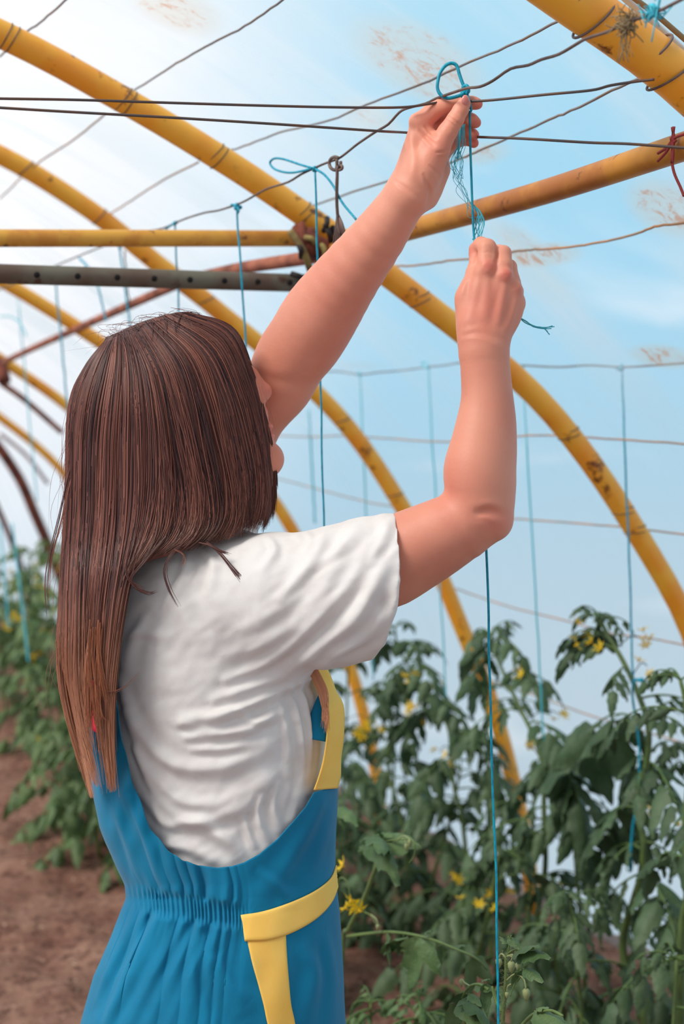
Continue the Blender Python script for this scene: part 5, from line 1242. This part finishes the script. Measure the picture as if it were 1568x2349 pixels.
def cluster(cx_, cy_, n_, rr, dy=0):
    o = []
    for k in range(n_):
        th = r5.random()*6.28; l_ = rr*(.6+.6*r5.random()); o.append((cx_+r5.normal()*8, cy_+r5.normal()*6, cx_+math.cos(th)*l_, cy_+math.sin(th)*l_*.7+dy, r5.normal()*.02, r5.normal()*.6, 1+r5.random(), k))
    return o
near_plant([np.array(v) for v in stm], 'tomato plant with open yellow flowers right beside the blue dungarees',
    cluster(862, 1925, 16, 46, 8)+[(935, 2150, 885, 2160, 0, .4, 1, 1), (888, 2142, 870, 2215, -.02, .3, 1.2, 0), (890, 2142, 898, 2190, .01, .9, 1, 2), (955, 2150, 965, 2250, .02, .5, 1, 1), (958, 2152, 990, 2238, .0, 1.0, 1, 3), (925, 2146, 915, 2180, .0, .4, 1, 2), (1012, 2168, 1010, 2205, 0, .3, 1, 0),
      (1085, 2195, 1065, 2270, -.01, .5, 1, 1), (1085, 2195, 1125, 2260, .02, .9, 1, 2), (975, 2140, 990, 2125, .0, .2, 1, 0), (1040, 2172, 1060, 2160, .0, .2, 1, 1), (775, 1850, 812, 1880, .0, .3, 1, 2), (775, 1850, 790, 1900, .0, .3, 1, 1), (860, 1950, 905, 1985, .02, .3, 1.3, 1)],
    .0052, (1.05, 1.2, .98), X=X2,
    shoots=[([(795, 2148, 0), (840, 2142, .01), (890, 2138, .01), (940, 2143, .01), (990, 2155, 0), (1040, 2175, -.01), (1090, 2197, -.01), (1118, 2225, 0)], .0028), ([(858, 2000, 0), (862, 1960, 0), (860, 1930, 0)], .0026),
            ([(770, 2045, 0), (780, 2015, 0), (795, 2022, 0), (803, 2055, 0)], .0020), ([(930, 2180, 0), (905, 2180, 0), (890, 2186, 0)], .003), ([(880, 1930, 0), (920, 1925, 0), (948, 1930, 0), (950, 1960, 0), (938, 1980, 0)], .0016), ([(830, 2090, 0), (850, 2100, .0), (862, 2120, 0)], .0016)],
    buds=[([(905, 1930, 0), (925, 1918, 0), (940, 1925, 0)], .004), ([(905, 1930, 0), (925, 1924, 0), (932, 1935, 0)], .004), ([(850, 2098, 0), (862, 2108, 0), (866, 2120, 0)], .0035)],
    flw=[(781, 1984, -.01), (806, 2062, -.01), (822, 2084, -.01), (812, 2078, 0), (790, 2080, 0)], flw_sz=.017)
# sharp foreground plant around the string
b0 = onX(1158, 2600, .90); z0 = float(gz(b0[0], b0[1]))-.01
stm = [np.array([b0[0], b0[1], z0]), np.array([b0[0], b0[1], z0+.3])]+px_stem([(1150, 2420), (1152, 2349), (1157, 2290), (1160, 2240), (1160, 2192)], .90)
fg = near_plant(stm, 'small sharp hairy tomato plant at the foot of the string held in the hands',
    [(1162, 2165, 1150, 2142, 0, .2, 1.5, 0), (1165, 2150, 1195, 2172, 0, .3, 1.3, 1), (1180, 2185, 1222, 2150, 0, .2, 1, 2), (1185, 2190, 1240, 2180, 0, .5, 1, 3), (1200, 2222, 1235, 2240, 0, .4, 1.2, 1), (1195, 2225, 1175, 2245, 0, .4, 1.2, 0),
     (1112, 2255, 1110, 2320, 0, .2, 1, 1), (1105, 2250, 1118, 2240, 0, .2, 1, 2), (1090, 2258, 1125, 2262, 0, .3, 1, 0), (1070, 2290, 1135, 2325, 0, -.5, 1.2, 1), (1060, 2290, 1030, 2349, 0, .5, 1.2, 3), (1062, 2275, 1040, 2300, 0, .3, 1, 2), (1075, 2280, 1100, 2300, 0, .2, 1, 0), (1068, 2300, 1090, 2352, 0, .8, 1.2, 3),
     (1060, 2300, 1125, 2350, -.01, -.2, 1.2, 0), (1140, 2262, 1155, 2290, 0, .3, 1, 2), (1225, 2320, 1290, 2330, 0, .2, 1.2, 2), (1240, 2325, 1260, 2360, 0, .2, 1.2, 1), (1230, 2315, 1250, 2300, 0, .2, 1.2, 0)],
    .0036, (1.0, 1.12, .95), X=.90,
    shoots=[([(1165, 2185, 0), (1168, 2160, 0), (1172, 2146, 0)], .0012), ([(1160, 2190, 0), (1180, 2178, 0), (1200, 2180, 0)], .0014), ([(1150, 2320, 0), (1135, 2290, 0), (1128, 2262, 0)], .0024), ([(1150, 2325, 0), (1140, 2300, 0), (1136, 2275, 0), (1142, 2255, 0)], .0018),
            ([(1120, 2270, 0), (1100, 2258, 0), (1078, 2262, 0), (1062, 2282, 0), (1055, 2300, 0)], .0022), ([(1195, 2190, 0), (1198, 2210, 0), (1200, 2225, 0)], .0012), ([(1152, 2400, 0), (1180, 2375, 0), (1200, 2348, 0), (1225, 2325, 0), (1262, 2318, 0), (1290, 2330, 0)], .0026), ([(1192, 2240, 0), (1178, 2262, 0), (1170, 2285, 0)], .001)],
    buds=[([(1162, 2200, 0), (1150, 2188, 0), (1143, 2198, 0)], .0042), ([(1162, 2195, 0), (1175, 2190, 0), (1172, 2205, 0)], .0048), ([(1160, 2250, 0), (1180, 2235, 0), (1200, 2245, 0), (1206, 2268, 0)], .0048), ([(1160, 2190, 0), (1185, 2198, 0), (1187, 2208, 0)], .0034), ([(1078, 2262, 0), (1066, 2255, 0), (1058, 2246, 0)], .0034), ([(1178, 2255, 0), (1165, 2262, 0), (1162, 2275, 0)], .0028)])
hm = MB(); hp = smooth_path(stm[2:], 8)
for k in range(320):
    a = hp[int(r5.integers(len(hp)))]+r5.normal(size=3)*.0012; a[2] += r5.random()*.01; dd = norm(r5.normal(size=3)*np.array([1, 1, .35])); hm.tube([a+dd*.002, a+dd*(.0055+.002*r5.random())], .00012, 3)
tag(hm.build('stem_hairs', M['bud'], fg), kind='stuff')
# low leaves at the bottom edge
for (px, X_, lab) in ((850, 1.12, 'low leafy tomato plant at the bottom edge beside the trouser leg'), (960, 1.12, 'low leafy tomato plant at the bottom edge, midway to the sharp one')):
    p = onX(px, 2400, X_); z0 = float(gz(p[0], p[1]))-.01; t_ = onX(px, 2300, X_)
    plant([(p[0], p[1], z0), (p[0], p[1], (z0+p[2])/2), p, t_], lab, R4, (1.0, 1.15, .95), 9, .13, rad=.005, t0=.6, group_on=False)
